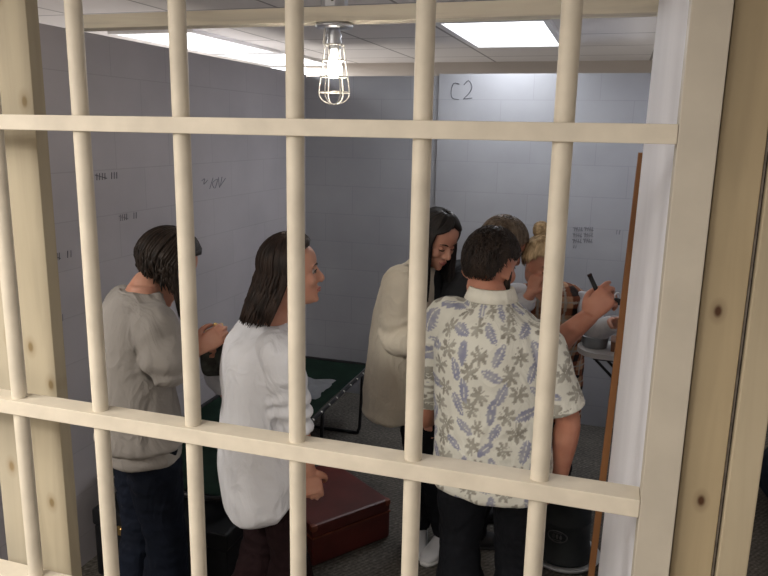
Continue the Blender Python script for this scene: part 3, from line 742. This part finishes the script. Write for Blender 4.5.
# ================================================================== wall shelf, pan, box
sx0, sy0, sz = .0, 3.10, 1.10
sh = thing('wall_shelf', 'pale rounded shelf fixed to the right wall behind the plaid shirt', 'shelf', (XR, sy0, sz-.03))
bm = bmesh.new(); n = 26
top, bot = [], []
out = [(XR, sy0-.11), (.0, sy0-.11)]+[(-.10*sin(pi*i/14), sy0-.11*cos(pi*i/14)) for i in range(1, 14)]+[(.0, sy0+.11), (XR, sy0+.11)]
top = [bm.verts.new((x, y, sz)) for x, y in out]; bot = [bm.verts.new((x, y, sz-.022)) for x, y in out]
bm.faces.new(top); bm.faces.new(bot[::-1])
for i in range(len(out)): bm.faces.new((top[i], top[(i+1) % len(out)], bot[(i+1) % len(out)], bot[i]))
link('shelf_top', bm, M['plate'], sh)
for dy in (-.08, .08):
    bm = bmesh.new(); tube(bm, [(XR-.012, sy0+dy, sz-.028), (-.03, sy0+dy, sz-.030)], .006, 8, 1); tube(bm, [(XR-.012, sy0+dy, sz-.2), (-.02, sy0+dy, sz-.034)], .006, 8, 1); tube(bm, [(XR-.012, sy0+dy, sz-.21), (XR-.012, sy0+dy, sz-.025)], .006, 8, 1); link('bracket', bm, M['black'], sh)
pan = thing('steel_pan', 'shallow grey steel pan on the pale wall shelf', 'pan', (-.030, 3.10, sz+.001))
bm = bmesh.new(); lathe(bm, (-.030, 3.10, sz+.001), [(.046, 0), (.052, .004), (.056, .044), (.060, .047), (.060, .050), (.053, .050), (.048, .008), (.002, .006)], 36); link('pan_body', bm, M['steel'], pan, smooth=True)
bm = bmesh.new(); tube(bm, [(-.085, 3.085, sz+.044), (-.100, 3.083, sz+.050), (-.106, 3.10, sz+.050), (-.100, 3.117, sz+.050), (-.085, 3.115, sz+.044)], .0035, 8, 3); link('pan_handle', bm, M['steel'], pan)
bm = bmesh.new(); add_box(bm, (.036, 3.04, sz+.001), (.115, 3.15, sz+.036), .003)
b1 = tag(link('wooden_box', bm, M['box']), 'small reddish wooden box beside the steel pan', 'box')
bm = bmesh.new(); add_box(bm, (.034, 3.038, sz+.0365), (.117, 3.152, sz+.043), .002); link('lid', bm, M['box'], b1)

# ================================================================== drum on plate
D0 = V((-.10, 3.27, 0))
pt = bmesh.new(); lathe(pt, D0, [(.10, .001), (.165, .004), (.178, .022), (.172, .024), (.155, .012), (.002, .010)], 40)
tag(link('round_tray', pt, M['plate'], smooth=True), 'pale round tray on the carpet under the charcoal drum', 'tray')
dr = thing('metal_drum', 'charcoal metal drum with oval emblem standing on a pale round tray', 'drum', D0+V((0, 0, .013)))
bm = bmesh.new(); lathe(bm, D0, [(.128, .014), (.140, .018), (.142, .030), (.134, .045), (.128, .060), (.124, .080), (.120, .090), (.120, .20), (.122, .205), (.122, .212), (.119, .218), (.118, .315), (.121, .32), (.121, .328), (.112, .335)], 44); link('drum_body', bm, M['drum'], dr, smooth=True)
bm = bmesh.new(); lathe(bm, D0, [(.112, .336), (.112, .350), (.098, .362), (.05, .368), (.045, .372), (.002, .373)], 40); link('lid', bm, M['drum'], dr, smooth=True)
em = (V((0, 0, CAMZ))-D0); em.z = 0; em.normalize(); em = Matrix.Rotation(radians(-14), 3, 'Z') @ em; es = V((0, 0, 1)).cross(em)
bm = bmesh.new(); ce = D0+em*.1205+V((0, 0, .155))
tube(bm, [ce+es*(.045*cos(2*pi*i/24))-em*(.0085*cos(2*pi*i/24)**2)+V((0, 0, .028*sin(2*pi*i/24))) for i in range(25)], .003, 6, 1)
for k in (-1, 0, 1): blob(bm, ce+es*(.017*k)-em*.001, (.006, .004, .012), None, 8)
for k in (-1, 1): tube(bm, [ce+es*-.02+V((0, 0, .018*k)), ce+es*.02+V((0, 0, .018*k))], .002, 6, 1)
link('emblem', bm, M['drumlight'], dr)
bm = bmesh.new(); tube(bm, [D0+es*.118*s0+em*.02*0+V((0, 0, z)) for s0, z in ((-1, .30), (-1.04, .33))]+[D0+V((0, 0, .40))+es*.0]+[D0+es*.118*s0+V((0, 0, z)) for s0, z in ((1.04, .33), (1, .30))], .003, 6, 4); link('bail_handle', bm, M['black'], dr)

# navy bag outside the cell on the right
bm = bmesh.new(); bc = V((1.13, 4.1, 0))
blob(bm, bc+V((0, 0, .20)), (.27, .34, .20), None, 24); blob(bm, bc+V((.12, .15, .40)), (.18, .22, .16), None, 20)
for v in bm.verts:
    if v.co.z < .004: v.co.z = .004
me = union(bm, .014, 4); displace(me, lambda p: .018*nz(p, (7, 7, 10)))
for v in me.vertices: v.co.z = max(v.co.z, .002)
bg = tag(link('duffel_bag', me, M['navy'], None, bc, smooth=True), 'dark navy stuffed bag on the carpet at the right edge', 'bag')
bm = bmesh.new(); tube(bm, [bc+V((-.14, -.2, .30)), bc+V((-.1, -.18, .42)), bc+V((0, -.1, .46)), bc+V((.05, .0, .40))], .012, 8, 4, flat=(V((0, 1, 0)), .4)); link('strap', bm, M['black'], bg)

# ================================================================== people
Z = V((0, 0, 1))
def dirxy(x, y, z=0): return V((x, y, z)).normalized()
def stand(pel, hf, off=.09, stag=0, knf=.02, an_dz=.09, spread=.0, toe=0):
    "two standing legs below a pelvis"
    pel = V(pel); f = V(hf).normalized(); r = f.cross(Z); L = []
    for sd in (-1, 1):
        hip = pel+r*(sd*off)+V((0, 0, -.03)); an = V((pel.x, pel.y, an_dz))+r*(sd*(off+spread))+f*(sd*stag)
        kn = hip.lerp(an, .5)+f*knf
        L.append(dict(hip=hip, kn=kn, an=an, toe=(f+r*sd*(.15+toe)).normalized()))
    return L
def sleeve_pts(A, P, to=1.0, el_t=None, puff=1.0, rad=(.062, .070, .062, .056, .052, .046)):
    S0 = A.get('sh') or P.shoulder(A['side']); E, W = V(A['el']), V(A['wr']); c = P.spine(.86)[0]
    pts = [S0.lerp(c, .4), S0, S0.lerp(E, .45)]; r = [rad[0], rad[1], rad[2]]
    if to <= 1: pts.append(S0.lerp(E, to)); r.append(rad[3])
    else: pts += [E, E.lerp(W, (to-1)*.6), E.lerp(W, to-1)]; r += [rad[3], rad[4], rad[5]]
    return pts, [x*puff for x in r]
def cuff(P, A, to, rad, mat, name='cuff', w=.012):
    S0 = A.get('sh') or P.shoulder(A['side']); E, W = V(A['el']), V(A['wr'])
    c = S0.lerp(E, to) if to <= 1 else E.lerp(W, to-1); ax = ((E-S0) if to <= 1 else (W-E)).normalized()
    bm = bmesh.new(); tube(bm, [c-ax*w, c, c+ax*w*.6], [rad, rad*1.02, rad], 20, 2); return link(name, bm, mat, P.parts.get('shirt', P.root), smooth=True)

# ---- man in the leaf-print shirt, back to the bars
hf = dirxy(.10, 1); cf = dirxy(.16, 1)
Fp = V((-.335, 2.36, .93)); Fn = at(491, 297, 2.36)
Fr = dict(side=1, sh=at(545, 350, 2.32), el=at(568, 420, 2.36), wr=at(559, 478, 2.42), hd=at(545, 508, 2.42)-at(560, 478, 2.42), hn=V((-1, .2, 0)), hs=V((0, 1, .2)), curl=.55)
Fl = dict(side=-1, el=at(424, 415, 2.50), wr=at(432, 418, 2.66), hd=V((.5, .8, .2)), hn=V((.3, .2, -1)), hs=V((.6, -.3, .3)), curl=.6)
hfF = (.45, .86, -.20)
F = Person('', Fp, Fn, hf, cf, at(485, 300, 2.40), hfF, Z, .168, [Fr, Fl], stand(Fp, hf, .10, .03, spread=.0), fem=False, k=1.0, hk=1.03, skin='skin2', bow=.01, drop=.05)
F.parts = {}
for q_ in F.legs: q_['an'].x += .03
F.build_body('man in pale leaf-print shirt seen from behind, head turned right')
face_parts(F.root, F.H, F.hk)
def ridge(p, s): return .5-abs(nz(p, s))
def foldsF(p): return .010*nz(p, (9, 9, 2.2))+.006*ridge(p, (14, 14, 6))+.004*nz(p, (5, 5, 26))
rows = [(-.34, .02, .02, .02), (-.325, .205, .135, .145), (-.2, .208, .14, .150), (0, .205, .135, .145), (.3, .198, .13, .140), (.55, .196, .128, .145), (.72, .190, .12, .142), (.82, .170, .105, .125), (.90, .135, .085, .100), (.965, .09, .07, .075), (1.02, .066, .058, .058)]
so = F.garment('shirt', rows, M['aloha'], sleeves=[sleeve_pts(Fr, F, .80, puff=1.08, rad=(.066, .066, .066, .070, 0, 0)), sleeve_pts(Fl, F, .80, puff=1.05, rad=(.066, .066, .066, .070, 0, 0))], voxel=.0048, folds=foldsF, smooth=4)
F.parts['shirt'] = so
# leaf print into a colour attribute
me = so.data; ca = me.color_attributes.new('print', 'FLOAT_COLOR', 'POINT'); rnd = random.Random(5)
base = (.70, .695, .62); leafc = (.26, .27, .37); flc = (.29, .275, .235)
C = .072; rt = F.rt; cfv = F.cf; axc = V((Fp.x, Fp.y, 0))
cells = {}
def cell(i, j):
    if (i, j) not in cells:
        rr = random.Random(i*7919+j*104729+11); cells[(i, j)] = ((i+.5+rr.uniform(-.16, .16)+(j % 2)*.5)*C, (j+.5+rr.uniform(-.16, .16))*C*.92, 'leaf' if (i+j*2) % 2 == 0 else 'fl', rr.uniform(0, 2*pi), rr.uniform(.9, 1.15))
    return cells[(i, j)]
cols = []
for v in me.vertices:
    p = v.co; a_ = atan2(p.dot(rt), -p.dot(cfv)); u = a_*.19; w_ = p.z
    col = base; i0, j0 = int(u//C), int(w_//(C*.92)); best = None
    for i in range(i0-2, i0+2):
        for j in range(j0-1, j0+2):
            cx, cy, ty, ang, sz_ = cell(i, j); dx, dy = u-cx, w_-cy
            xx, yy = (dx*cos(ang)+dy*sin(ang))/sz_, (-dx*sin(ang)+dy*cos(ang))/sz_
            if ty == 'leaf':
                L_ = .041; t = xx/L_
                if abs(t) < 1:
                    wd = .0185*math.sqrt(max(0, 1-t*t))*(1.0 if t < .2 else 1-.35*(t-.2))*(.62+.38*abs(cos((xx-abs(yy)*.8)*pi/.0125)))
                    if abs(yy) < wd and abs(yy) > .0011: best = leafc
            else:
                r_ = hypot(xx, yy); th = atan2(yy, xx)
                if xx < .0 and abs(yy) < .0022 and r_ < .035: best = flc
                if .003 < r_ < .034*abs(cos(3.5*th))**.6 and th > -2.5: best = flc
    if best:
        k_ = .82+.35*noise.noise(p*40); col = tuple(best[q]*k_+base[q]*(1-k_)*.9 for q in range(3))
    cols.extend((*col, 1))
ca.data.foreach_set('color', cols)
# collar, yoke seam
bm = bmesh.new(); cN = Fn
for prof in ([(.060, -.02), (.062, .022), (.066, .024), (.067, -.02)], [(.065, .028), (.071, .026), (.086, -.014), (.079, -.018), (.068, .014)]):
    rings = []
    for i in range(33):
        a2 = radians(90+30+i*300/32); dx = F.rt*cos(a2)*1.06+F.cf*sin(a2)
        rings.append([bm.verts.new(cN+dx*r_+Z*(z_+.008)+F.cf*.004) for r_, z_ in prof])
    n_ = len(prof)
    for i in range(32):
        for k in range(n_): bm.faces.new((rings[i][k], rings[i][(k+1) % n_], rings[i+1][(k+1) % n_], rings[i+1][k]))
    bm.faces.new(rings[0]); bm.faces.new(rings[-1][::-1])
co = link('collar', bm, M['collar'], so, smooth=True)
F.trousers(M['blackp'], 1.1, .085); F.shoes(M['black'])
F.short_hair(M['h_dark'], n=3000, ln=.022, thick=.0024, mess=.15, seed=3, infl=1.07, front=58, side=77, back=123)
# beard
bm = bmesh.new(); rnd = random.Random(8); k_ = F.hk
loft(bm, [(F.H(0, 0, z*k_), F.H.r, F.H.f, a*k_, bf*k_, bb*k_) for z, a, bf, bb in ((-.012, .020, .064, .0), (-.004, .038, .088, .0), (.012, .047, .095, .012), (.030, .054, .093, .020), (.040, .057, .089, .028), (.056, .0605, .083, .032))], 30, 3, p=2.15)
for sx in (-1, 1): tube(bm, [F.H(sx*.048*k_, .035*k_, .02*k_), F.H(sx*.0585*k_, .020*k_, .045*k_), F.H(sx*.0665*k_, .012*k_, .075*k_), F.H(sx*.072*k_, .010*k_, .11*k_)], [.017, .015, .011, .008], 10, 4)
me = union(bm, .004, 2); displace(me, lambda p: .0025*nz(p, (220, 220, 90)))
link('beard', me, M['h_dark'], F.root, smooth=True)

# ---- woman in the white shirt (B)
hf = dirxy(.72, .69); cf = dirxy(.74, .67)
Bp = V((-1.115, 2.20, .90)); Bn = at(268, 322, 2.17)
Br = dict(side=1, el=at(297, 425, 2.10), wr=at(309, 470, 2.13), hd=(.15, .12, -1), hn=V((-.5, .8, 0)), hs=V((.8, .5, 0)), curl=.35)
Bl = dict(side=-1, el=at(219, 374, 2.44), wr=at(236, 410, 2.56), hd=(.8, .4, .3), hn=V((.5, -.8, 0)), hs=V((0, 0, 1)), curl=.6)
B = Person('', Bp, Bn, hf, cf, at(293, 303, 2.18), (.88, .47, .02), Z, .165, [Br, Bl], stand(Bp, hf, .085, .05), fem=True, k=1.0, hk=.95, bow=.01, drop=.03); B.parts = {}
B.build_body('woman in long white shirt with dark shoulder-length hair, facing right')
face_parts(B.root, B.H, B.hk)
def foldsB(p): return .007*nz(p, (8, 8, 2.2))+.003*nz(p, (20, 20, 8))
def armfold(arms, base_, amp=.005, fr=95):
    def f(p):
        q = p
        b0 = .010*nz(q, (8, 8, 2.0))+.008*ridge(q, (11, 11, 4.5))+.003*nz(q, (26, 26, 12))
        for S0, E in arms:
            ax_ = (E-S0); L_ = ax_.length; ax_ = ax_/L_; t = (q-S0).dot(ax_); d_ = ((q-S0)-ax_*t).length
            if -.02 < t < L_+.05 and d_ < .085: b0 += 1.5*amp*sin(t*fr+5*noise.noise(q*8))*max(0, min(1, (t/L_-.15)*1.5))
        return b0
    return f
rows = [(-.62, .02, .015, .02), (-.60, .165, .08, .135), (-.45, .190, .115, .165), (-.2, .200, .13, .175), (0, .19, .125, .17), (.3, .170, .12, .150), (.6, .182, .12, .150), (.8, .178, .105, .136), (.9, .145, .078, .10), (.96, .10, .062, .072), (1.01, .070, .058, .062)]
def hemB(t, th): return 1
S0 = B.shoulder(1)
so = B.garment('shirt', rows, M['whiteshirt'], sleeves=[sleeve_pts(Br, B, 1.02, puff=1.03, rad=(.062, .066, .062, .056, .055, .052)), sleeve_pts(Bl, B, 1.3, rad=(.062, .066, .062, .056, .055, .050))], voxel=.0055, folds=armfold([(S0, V(Br['el']))], B, .005), smooth=4)
# curved tail: front hem rises, back hem hangs low
for v in so.data.vertices:
    w_ = v.co+B.base
    fz = (w_-V((Bp.x, Bp.y, w_.z))).dot(B.hf); sd = abs((w_-V((Bp.x, Bp.y, w_.z))).dot(B.hf.cross(Z)))
    if w_.z < .80:
        k_ = (.80-w_.z)/.22; v.co.z += k_*(.11*max(0, min(1, (fz+.02)/.09))+.05*max(0, (sd-.06)/.1))
B.parts['shirt'] = so
# hood / wide collar at the nape
bm = bmesh.new(); pts = []
for i in range(21):
    a2 = radians(200+i*220/20)-radians(40); dx = B.rt*cos(a2)*1.2+B.cf*sin(a2); drop = -.055*max(0, -sin(a2))
    pts.append(Bn+dx*.088+Z*(-.022+drop)-B.cf*.018)
tube(bm, pts, [.010]+[.019]*19+[.010], 12, 2, flat=(Z, .9)); link('collar', bm, M['whiteshirt'], so, smooth=True)
B.trousers(M['maroon'], 1.0, .085); B.shoes(M['black'])
B.long_hair(M['h_brown'], .19, n=760, infl=1.08, seed=4, thick=.0062, wave=.006, frontlen=.15, front_open=96, jit=.25, drift=B.H.f*-.85)

# ---- woman in grey top (A), head bowed
hf = dirxy(.62, .78); cf = dirxy(.60, .80)
Ap = V((-1.575, 2.10, .93)); An = at(142, 290, 2.12)
Ar = dict(side=1, el=at(166, 366, 1.98), wr=at(197, 350, 2.14), hd=at(214, 338, 2.17)-at(197, 350, 2.14), hn=V((.1, .9, .1)), hs=V((.3, .1, 1)), curl=.55, thumb=.5)
Al = dict(side=-1, el=V((-1.56, 2.34, 1.13)), wr=V((-1.43, 2.25, 1.17)), hd=(.9, -.2, .25), hn=V((-.1, -.9, .2)), hs=V((.1, 0, 1)), curl=.5)
hA = V((.45, .62, -.60)).normalized()
A = Person('', Ap, An, hf, cf, at(147, 295, 2.16), hA, Z, .165, [Ar, Al], stand(Ap, hf, .085, .04), fem=True, k=1.03, hk=1.06, bow=.03, drop=.045); A.parts = {}
A.build_body('woman in grey top with bowed head and dark hair, leftmost person')
face_parts(A.root, A.H, A.hk, closed=True)
rows = [(-.15, .02, .02, .02), (-.13, .19, .13, .15), (0, .185, .13, .145), (.3, .175, .125, .13), (.6, .175, .12, .125), (.8, .175, .105, .118), (.9, .150, .08, .095), (.96, .118, .068, .078), (1.0, .084, .062, .066)]
so = A.garment('shirt', rows, M['greyknit'], sleeves=[sleeve_pts(Ar, A, 1.28, puff=1.02, rad=(.068, .074, .072, .066, .060, .052)), sleeve_pts(Al, A, 1.28, rad=(.068, .074, .070, .064, .058, .05))], voxel=.0058, folds=armfold([(A.shoulder(1), V(Ar['el'])), (V(Ar['el']), V(Ar['wr']))], A, .005, 80), smooth=4)
A.parts['shirt'] = so
bm = bmesh.new(); pts = [An+(A.rt*cos(2*pi*i/24)*.082+A.cf*sin(2*pi*i/24)*.070)+Z*(-.010-.012*sin(2*pi*i/24))-A.cf*.005 for i in range(25)]
tube(bm, pts, .006, 8, 1); link('neckband', bm, M['greyknit'], so, smooth=True)
# pale undershirt hem
A.garment('undershirt', [(-.25, .02, .02, .02), (-.235, .18, .12, .145), (-.1, .182, .12, .142), (.1, .17, .11, .13)], M['greyknit'], voxel=.009, folds=lambda p: .006*nz(p, (14, 14, 4)))
A.trousers(M['jeans'], 1.12, .075); A.shoes(M['black'])
A.long_hair(M['h_dark'], .125, n=620, infl=1.08, seed=9, thick=.0055, wave=.009, frontlen=.19, front_open=88, jit=.65, drift=V((.25, .1, 0)))
# what she holds
hb = at(213, 352, 2.22)
nb = thing('patterned_pouch', 'dark patterned pouch with brass clasp held by the woman in grey', 'pouch', hb)
bm = bmesh.new(); dd = dirxy(.85, .5)
loft(bm, [(hb+Z*.075+dd*.01, dd, dd.cross(Z), .030, .005, .005), (hb+Z*.03, dd, dd.cross(Z), .042, .010, .010), (hb-Z*.03, dd, dd.cross(Z), .046, .016, .016), (hb-Z*.075, dd, dd.cross(Z), .040, .012, .012), (hb-Z*.09, dd, dd.cross(Z), .025, .005, .005)], 24, 4, p=3)
mp_ = plain('mottled_pouch', (.05, .052, .046), .7, .9, 26); link('pouch_body', bm, mp_, nb, smooth=True)
bm = bmesh.new(); hb2 = hb+Z*.012+dd*.012; tube(bm, [hb+Z*.074+dd*-.025, hb+Z*.082, hb+Z*.074+dd*.040], .007, 10, 4); blob(bm, hb2+Z*.088+dd*.0, (.010, .008, .010)); blob(bm, hb2+Z*.087+dd*.02, (.008, .007, .009)); link('clasp', bm, M['brass'], nb, smooth=True)

# ---- woman in cream cardigan (C)
hf = dirxy(.92, -.20); cf = dirxy(.95, -.22)
Cp = V((-.835, 3.02, .90)); Cn = at(424, 262, 3.0)
Cr = dict(side=1, el=at(398, 338, 2.80), wr=at(432, 345, 2.72), hd=(.95, -.1, .05), hn=V((0, .4, -1)), hs=V((.2, .9, 0)), curl=.4)
Cl = dict(side=-1, el=V((-.70, 3.20, 1.10)), wr=V((-.50, 3.06, 1.12)), hd=(.9, -.3, .1), hn=V((0, 0, -1)), hs=V((0, -1, 0)), curl=.4)
Cw = Person('', Cp, Cn, hf, cf, at(427, 259, 2.97), V((.74, -.46, -.50)), Z, .168, [Cr, Cl], stand(Cp, hf, .08, .03), fem=True, k=1.02, hk=.95, bow=.02, drop=.02); Cw.parts = {}
for q_, a_, k_, h_, t_ in zip(Cw.legs, ((-.79, 3.18), (-.655, 3.14)), ((-.79, 3.06), (-.715, 3.05)), ((-.81, 3.06), (-.775, 3.02)), ((.2, -1), (-.25, -.95))): q_['an'] = V((*a_, .09)); q_['kn'] = V((*k_, .48)); q_['hip'] = V((*h_, .87)); q_['toe'] = dirxy(*t_)
Cw.build_body('woman in cream cardigan with long black hair looking down')
face_parts(Cw.root, Cw.H, Cw.hk, closed=True)
rows = [(-.37, .02, .02, .02), (-.355, .185, .10, .17), (-.25, .195, .12, .18), (0, .195, .125, .175), (.3, .182, .12, .160), (.6, .186, .12, .150), (.8, .185, .10, .14), (.9, .155, .078, .11), (.96, .105, .065, .075), (1.01, .07, .056, .06)]
so = Cw.garment('cardigan', rows, M['creamknit'], sleeves=[sleeve_pts(Cr, Cw, 1.6, puff=1.05, rad=(.068, .074, .074, .068, .06, .05)), sleeve_pts(Cl, Cw, 1.6, rad=(.066, .07, .068, .062, .056, .048))], voxel=.0062, folds=armfold([(Cw.shoulder(1), V(Cr['el']))], Cw, .004, 60), smooth=4)
bm = bmesh.new()
c_, r_, f_ = Cw.spine(.8); loft(bm, [(Cw.spine(.45)[0]+f_*.075, r_, f_, .07, .055, .02), (Cw.spine(.7)[0]+f_*.075, r_, f_, .075, .055, .02), (Cw.spine(.9)[0]+f_*.05, r_, f_, .06, .045, .02), (Cw.spine(.99)[0]+f_*.02, r_, f_, .045, .045, .02)], 20, 4); link('dark_top', bm, M['darkshirt'], Cw.root, smooth=True)
Cw.trousers(M['blackp'], .86, .054); Cw.shoes(plain('white_sneaker', (.62, .63, .65), .5, .05), plain('white_sole', (.7, .7, .7), .6, .03))
Cw.long_hair(M['h_black'], .30, n=620, infl=1.04, seed=14, thick=.0065, wave=.008, frontlen=.25, front_open=62, jit=.2)

# ---- leaning man in dark shirt (D)
hf = dirxy(.85, .42); cf = dirxy(.86, .30, -.0)
Dp = V((-.64, 3.22, .90)); Dn = at(470, 277, 3.04)
Dr = dict(side=1, sh=at(488, 312, 2.90), el=at(527, 368, 2.66), wr=at(587, 318, 2.62), hd=at(609, 296, 2.62)-at(588, 320, 2.62), hn=V((.2, .75, -.35)), hs=V((-.6, .0, .8)), curls=[.5, .8, .95, 1.05], thumb=.5, k=1.12, thick=1.2, spread=.6)
Dl = dict(side=-1, el=V((-.52, 3.45, 1.06)), wr=V((-.48, 3.44, .84)), hd=(.1, 0, -1), hn=V((0, 0, -1)), hs=V((0, -1, 0)), curl=.3)
D = Person('', Dp, Dn, hf, cf, at(490, 272, 3.03), V((.66, .60, -.45)), Z, .20, [Dr, Dl], stand(Dp, hf, .10, .03, spread=.03), fem=False, k=1.0, hk=1.04, skin='skin2', bow=.05); D.parts = {}
for q_, ax_ in zip(D.legs, (-.60, -.53)): q_['an'].x = ax_; q_['an'].y += .08; q_['kn'].x += .04
D.build_body('man in dark shirt leaning over behind the leaf-print shirt, arm reaching right')
face_parts(D.root, D.H, D.hk)
rows = [(-.28, .02, .02, .02), (-.27, .185, .12, .13), (0, .185, .125, .125), (.3, .185, .13, .125), (.6, .2, .125, .13), (.82, .205, .115, .125), (.92, .165, .095, .105), (.99, .11, .08, .09), (1.06, .078, .072, .07)]
D.garment('shirt', rows, M['darkshirt'], sleeves=[sleeve_pts(Dr, D, .75, puff=1.2, rad=(.07, .07, .068, .066, 0, 0)), sleeve_pts(Dl, D, .8, puff=1.15)], voxel=.0075, folds=foldsF)
D.trousers(M['blackp'], 1.05, .075); D.shoes(M['black'])
D.short_hair(M['h_mid'], n=3000, ln=.024, thick=.0028, mess=.2, seed=6, infl=1.05, front=60, side=82, back=114)
# held marker and small padlock
bm = bmesh.new(); h0 = at(603, 299, 2.64)
tube(bm, [at(590, 276, 2.64), at(597, 291, 2.64), at(603, 306, 2.66)], [.008, .0085, .006], 12, 1); mk = tag(link('marker', bm, M['black'], smooth=True), 'thick black marker sticking up from the leaning man\'s fist', 'marker')
bm = bmesh.new(); tube(bm, [at(590, 276, 2.64), at(589.2, 274, 2.64)], [.0088, .008], 12, 1); link('cap', bm, M['seam'], mk, smooth=True)
pk = thing('padlock', 'small silver and black padlock held in the reaching hand\'s fingertips', 'padlock', at(616, 298, 2.63))
bm = bmesh.new(); c_ = at(617, 301, 2.63); add_box(bm, c_-V((.012, .009, .014)), c_+V((.012, .009, .010)), .004); link('lock_body', bm, M['black'], pk)
bm = bmesh.new(); tube(bm, [c_+V((-.009, 0, .008)), c_+V((-.009, 0, .022)), c_+V((0, 0, .030)), c_+V((.009, 0, .022)), c_+V((.009, 0, .008))], .003, 8, 4); link('shackle', bm, M['metal'], pk, smooth=True)

# ---- blonde woman in plaid (E), faces the bars
hf = dirxy(.05, -1); cf = dirxy(.10, -1)
Ep = V((-.25, 3.47, .88)); En = at(549, 288, 3.26)
Er = dict(side=1, el=at(500, 338, 3.10), wr=at(530, 295, 3.00), hd=at(537, 276, 3.02)-at(530, 295, 3.00), hn=V((.5, .7, 0)), hs=V((.6, -.3, .6)), curl=.9, k=.85)
El = dict(side=-1, el=at(594, 330, 3.12), wr=at(616, 323, 2.98), hd=V((.35, -.7, .3)), hn=V((-.4, 0, -1)), hs=V((-1, -.3, 0)), curl=.6)
E_ = Person('', Ep, En, hf, cf, at(536, 286, 3.14), V((.60, -.72, -.32)), Z, .165, [Er, El], stand(Ep, hf, .08, .02), fem=True, k=1.0, hk=.97, bow=.03, drop=.02); E_.parts = {}
for q_ in E_.legs: q_['an'].y += .15; q_['kn'].y += .09
E_.build_body('blonde woman in plaid vest with hand at her mouth')
face_parts(E_.root, E_.H, E_.hk, closed=True)
lg_ = E_.garment('long_sleeve_shirt', [(-.3, .02, .02, .02), (-.28, .15, .1, .1), (0, .158, .105, .11), (.3, .14, .1, .1), (.6, .15, .105, .1), (.82, .155, .09, .095), (.92, .12, .07, .08), (.98, .075, .06, .06)], M['sleevewhite'], sleeves=[sleeve_pts(Er, E_, 1.97, puff=.98, rad=(.056, .062, .056, .052, .046, .038)), sleeve_pts(El, E_, 1.95, puff=.86, rad=(.056, .062, .060, .056, .050, .040))], voxel=.006, folds=armfold([(V(Er['el']), V(Er['wr']))], E_, .003, 90))
pv = E_.garment('plaid_vest', [(-.62, .02, .02, .02), (-.60, .165, .105, .12), (-.3, .175, .12, .13), (0, .175, .12, .125), (.3, .165, .115, .12), (.6, .178, .12, .118), (.8, .188, .105, .115), (.9, .168, .086, .095), (.96, .11, .07, .075), (1.0, .075, .058, .06)], M['plaid'], voxel=.006, folds=foldsF)
me = pv.data; ca = me.color_attributes.new('print', 'FLOAT_COLOR', 'POINT'); cols = []
for v in me.vertices:
    p = v.co; u = atan2(p.x, -p.y)*.17; w_ = p.z
    a_ = (u/.078) % 1; b_ = (w_/.085) % 1
    A_ = a_ < .42; B2 = b_ < .42
    if A_ and B2: c = (.030, .022, .020)
    elif A_: c = (.19, .065, .035)
    elif B2: c = (.25, .095, .05)
    else: c = (.50, .30, .18)
    if abs(a_-.70) < .05 or abs(b_-.70) < .05: c = (.42, .38, .32)
    cols.extend((*c, 1))
ca.data.foreach_set('color', cols)
E_.trousers(M['jeans'], 1.0, .06); E_.shoes(M['black'])
E_.short_hair(M['h_blond'], n=1800, ln=.04, seed=21, infl=1.03, front=48, side=76, back=112, mess=.12, thick=.0028)
bm = bmesh.new(); bc = E_.H(-.005, -.075, .235); rnd = random.Random(2)
for i in range(110):
    ax_ = V((rnd.gauss(0, 1), rnd.gauss(0, 1), rnd.gauss(0, 1))).normalized(); o_ = ax_.orthogonal().normalized(); q_ = ax_.cross(o_); r = .030*rnd.uniform(.75, 1.15)
    a0 = rnd.uniform(0, 6.28); tube(bm, [bc+(o_*cos(a0+j*.45)+q_*sin(a0+j*.45))*r for j in range(7)], [.003, .005, .005, .005, .005, .004, .001], 5, 2)
blob(bm, bc, .026, None, 14)
link('hair_bun', bm, M['h_blond'], E_.root, smooth=True)

# ------------------------------------------------------------------ world, view
wd = bpy.data.worlds.new('world'); SC.world = wd; wd.use_nodes = True
wd.node_tree.nodes['Background'].inputs[0].default_value = (.5, .52, .6, 1); wd.node_tree.nodes['Background'].inputs[1].default_value = .1
SC.view_settings.view_transform = 'Standard'; SC.view_settings.look = 'None'; SC.view_settings.exposure = 0; SC.view_settings.gamma = 1
for o in SC.objects:
    if '_w' in o.keys(): del o['_w']
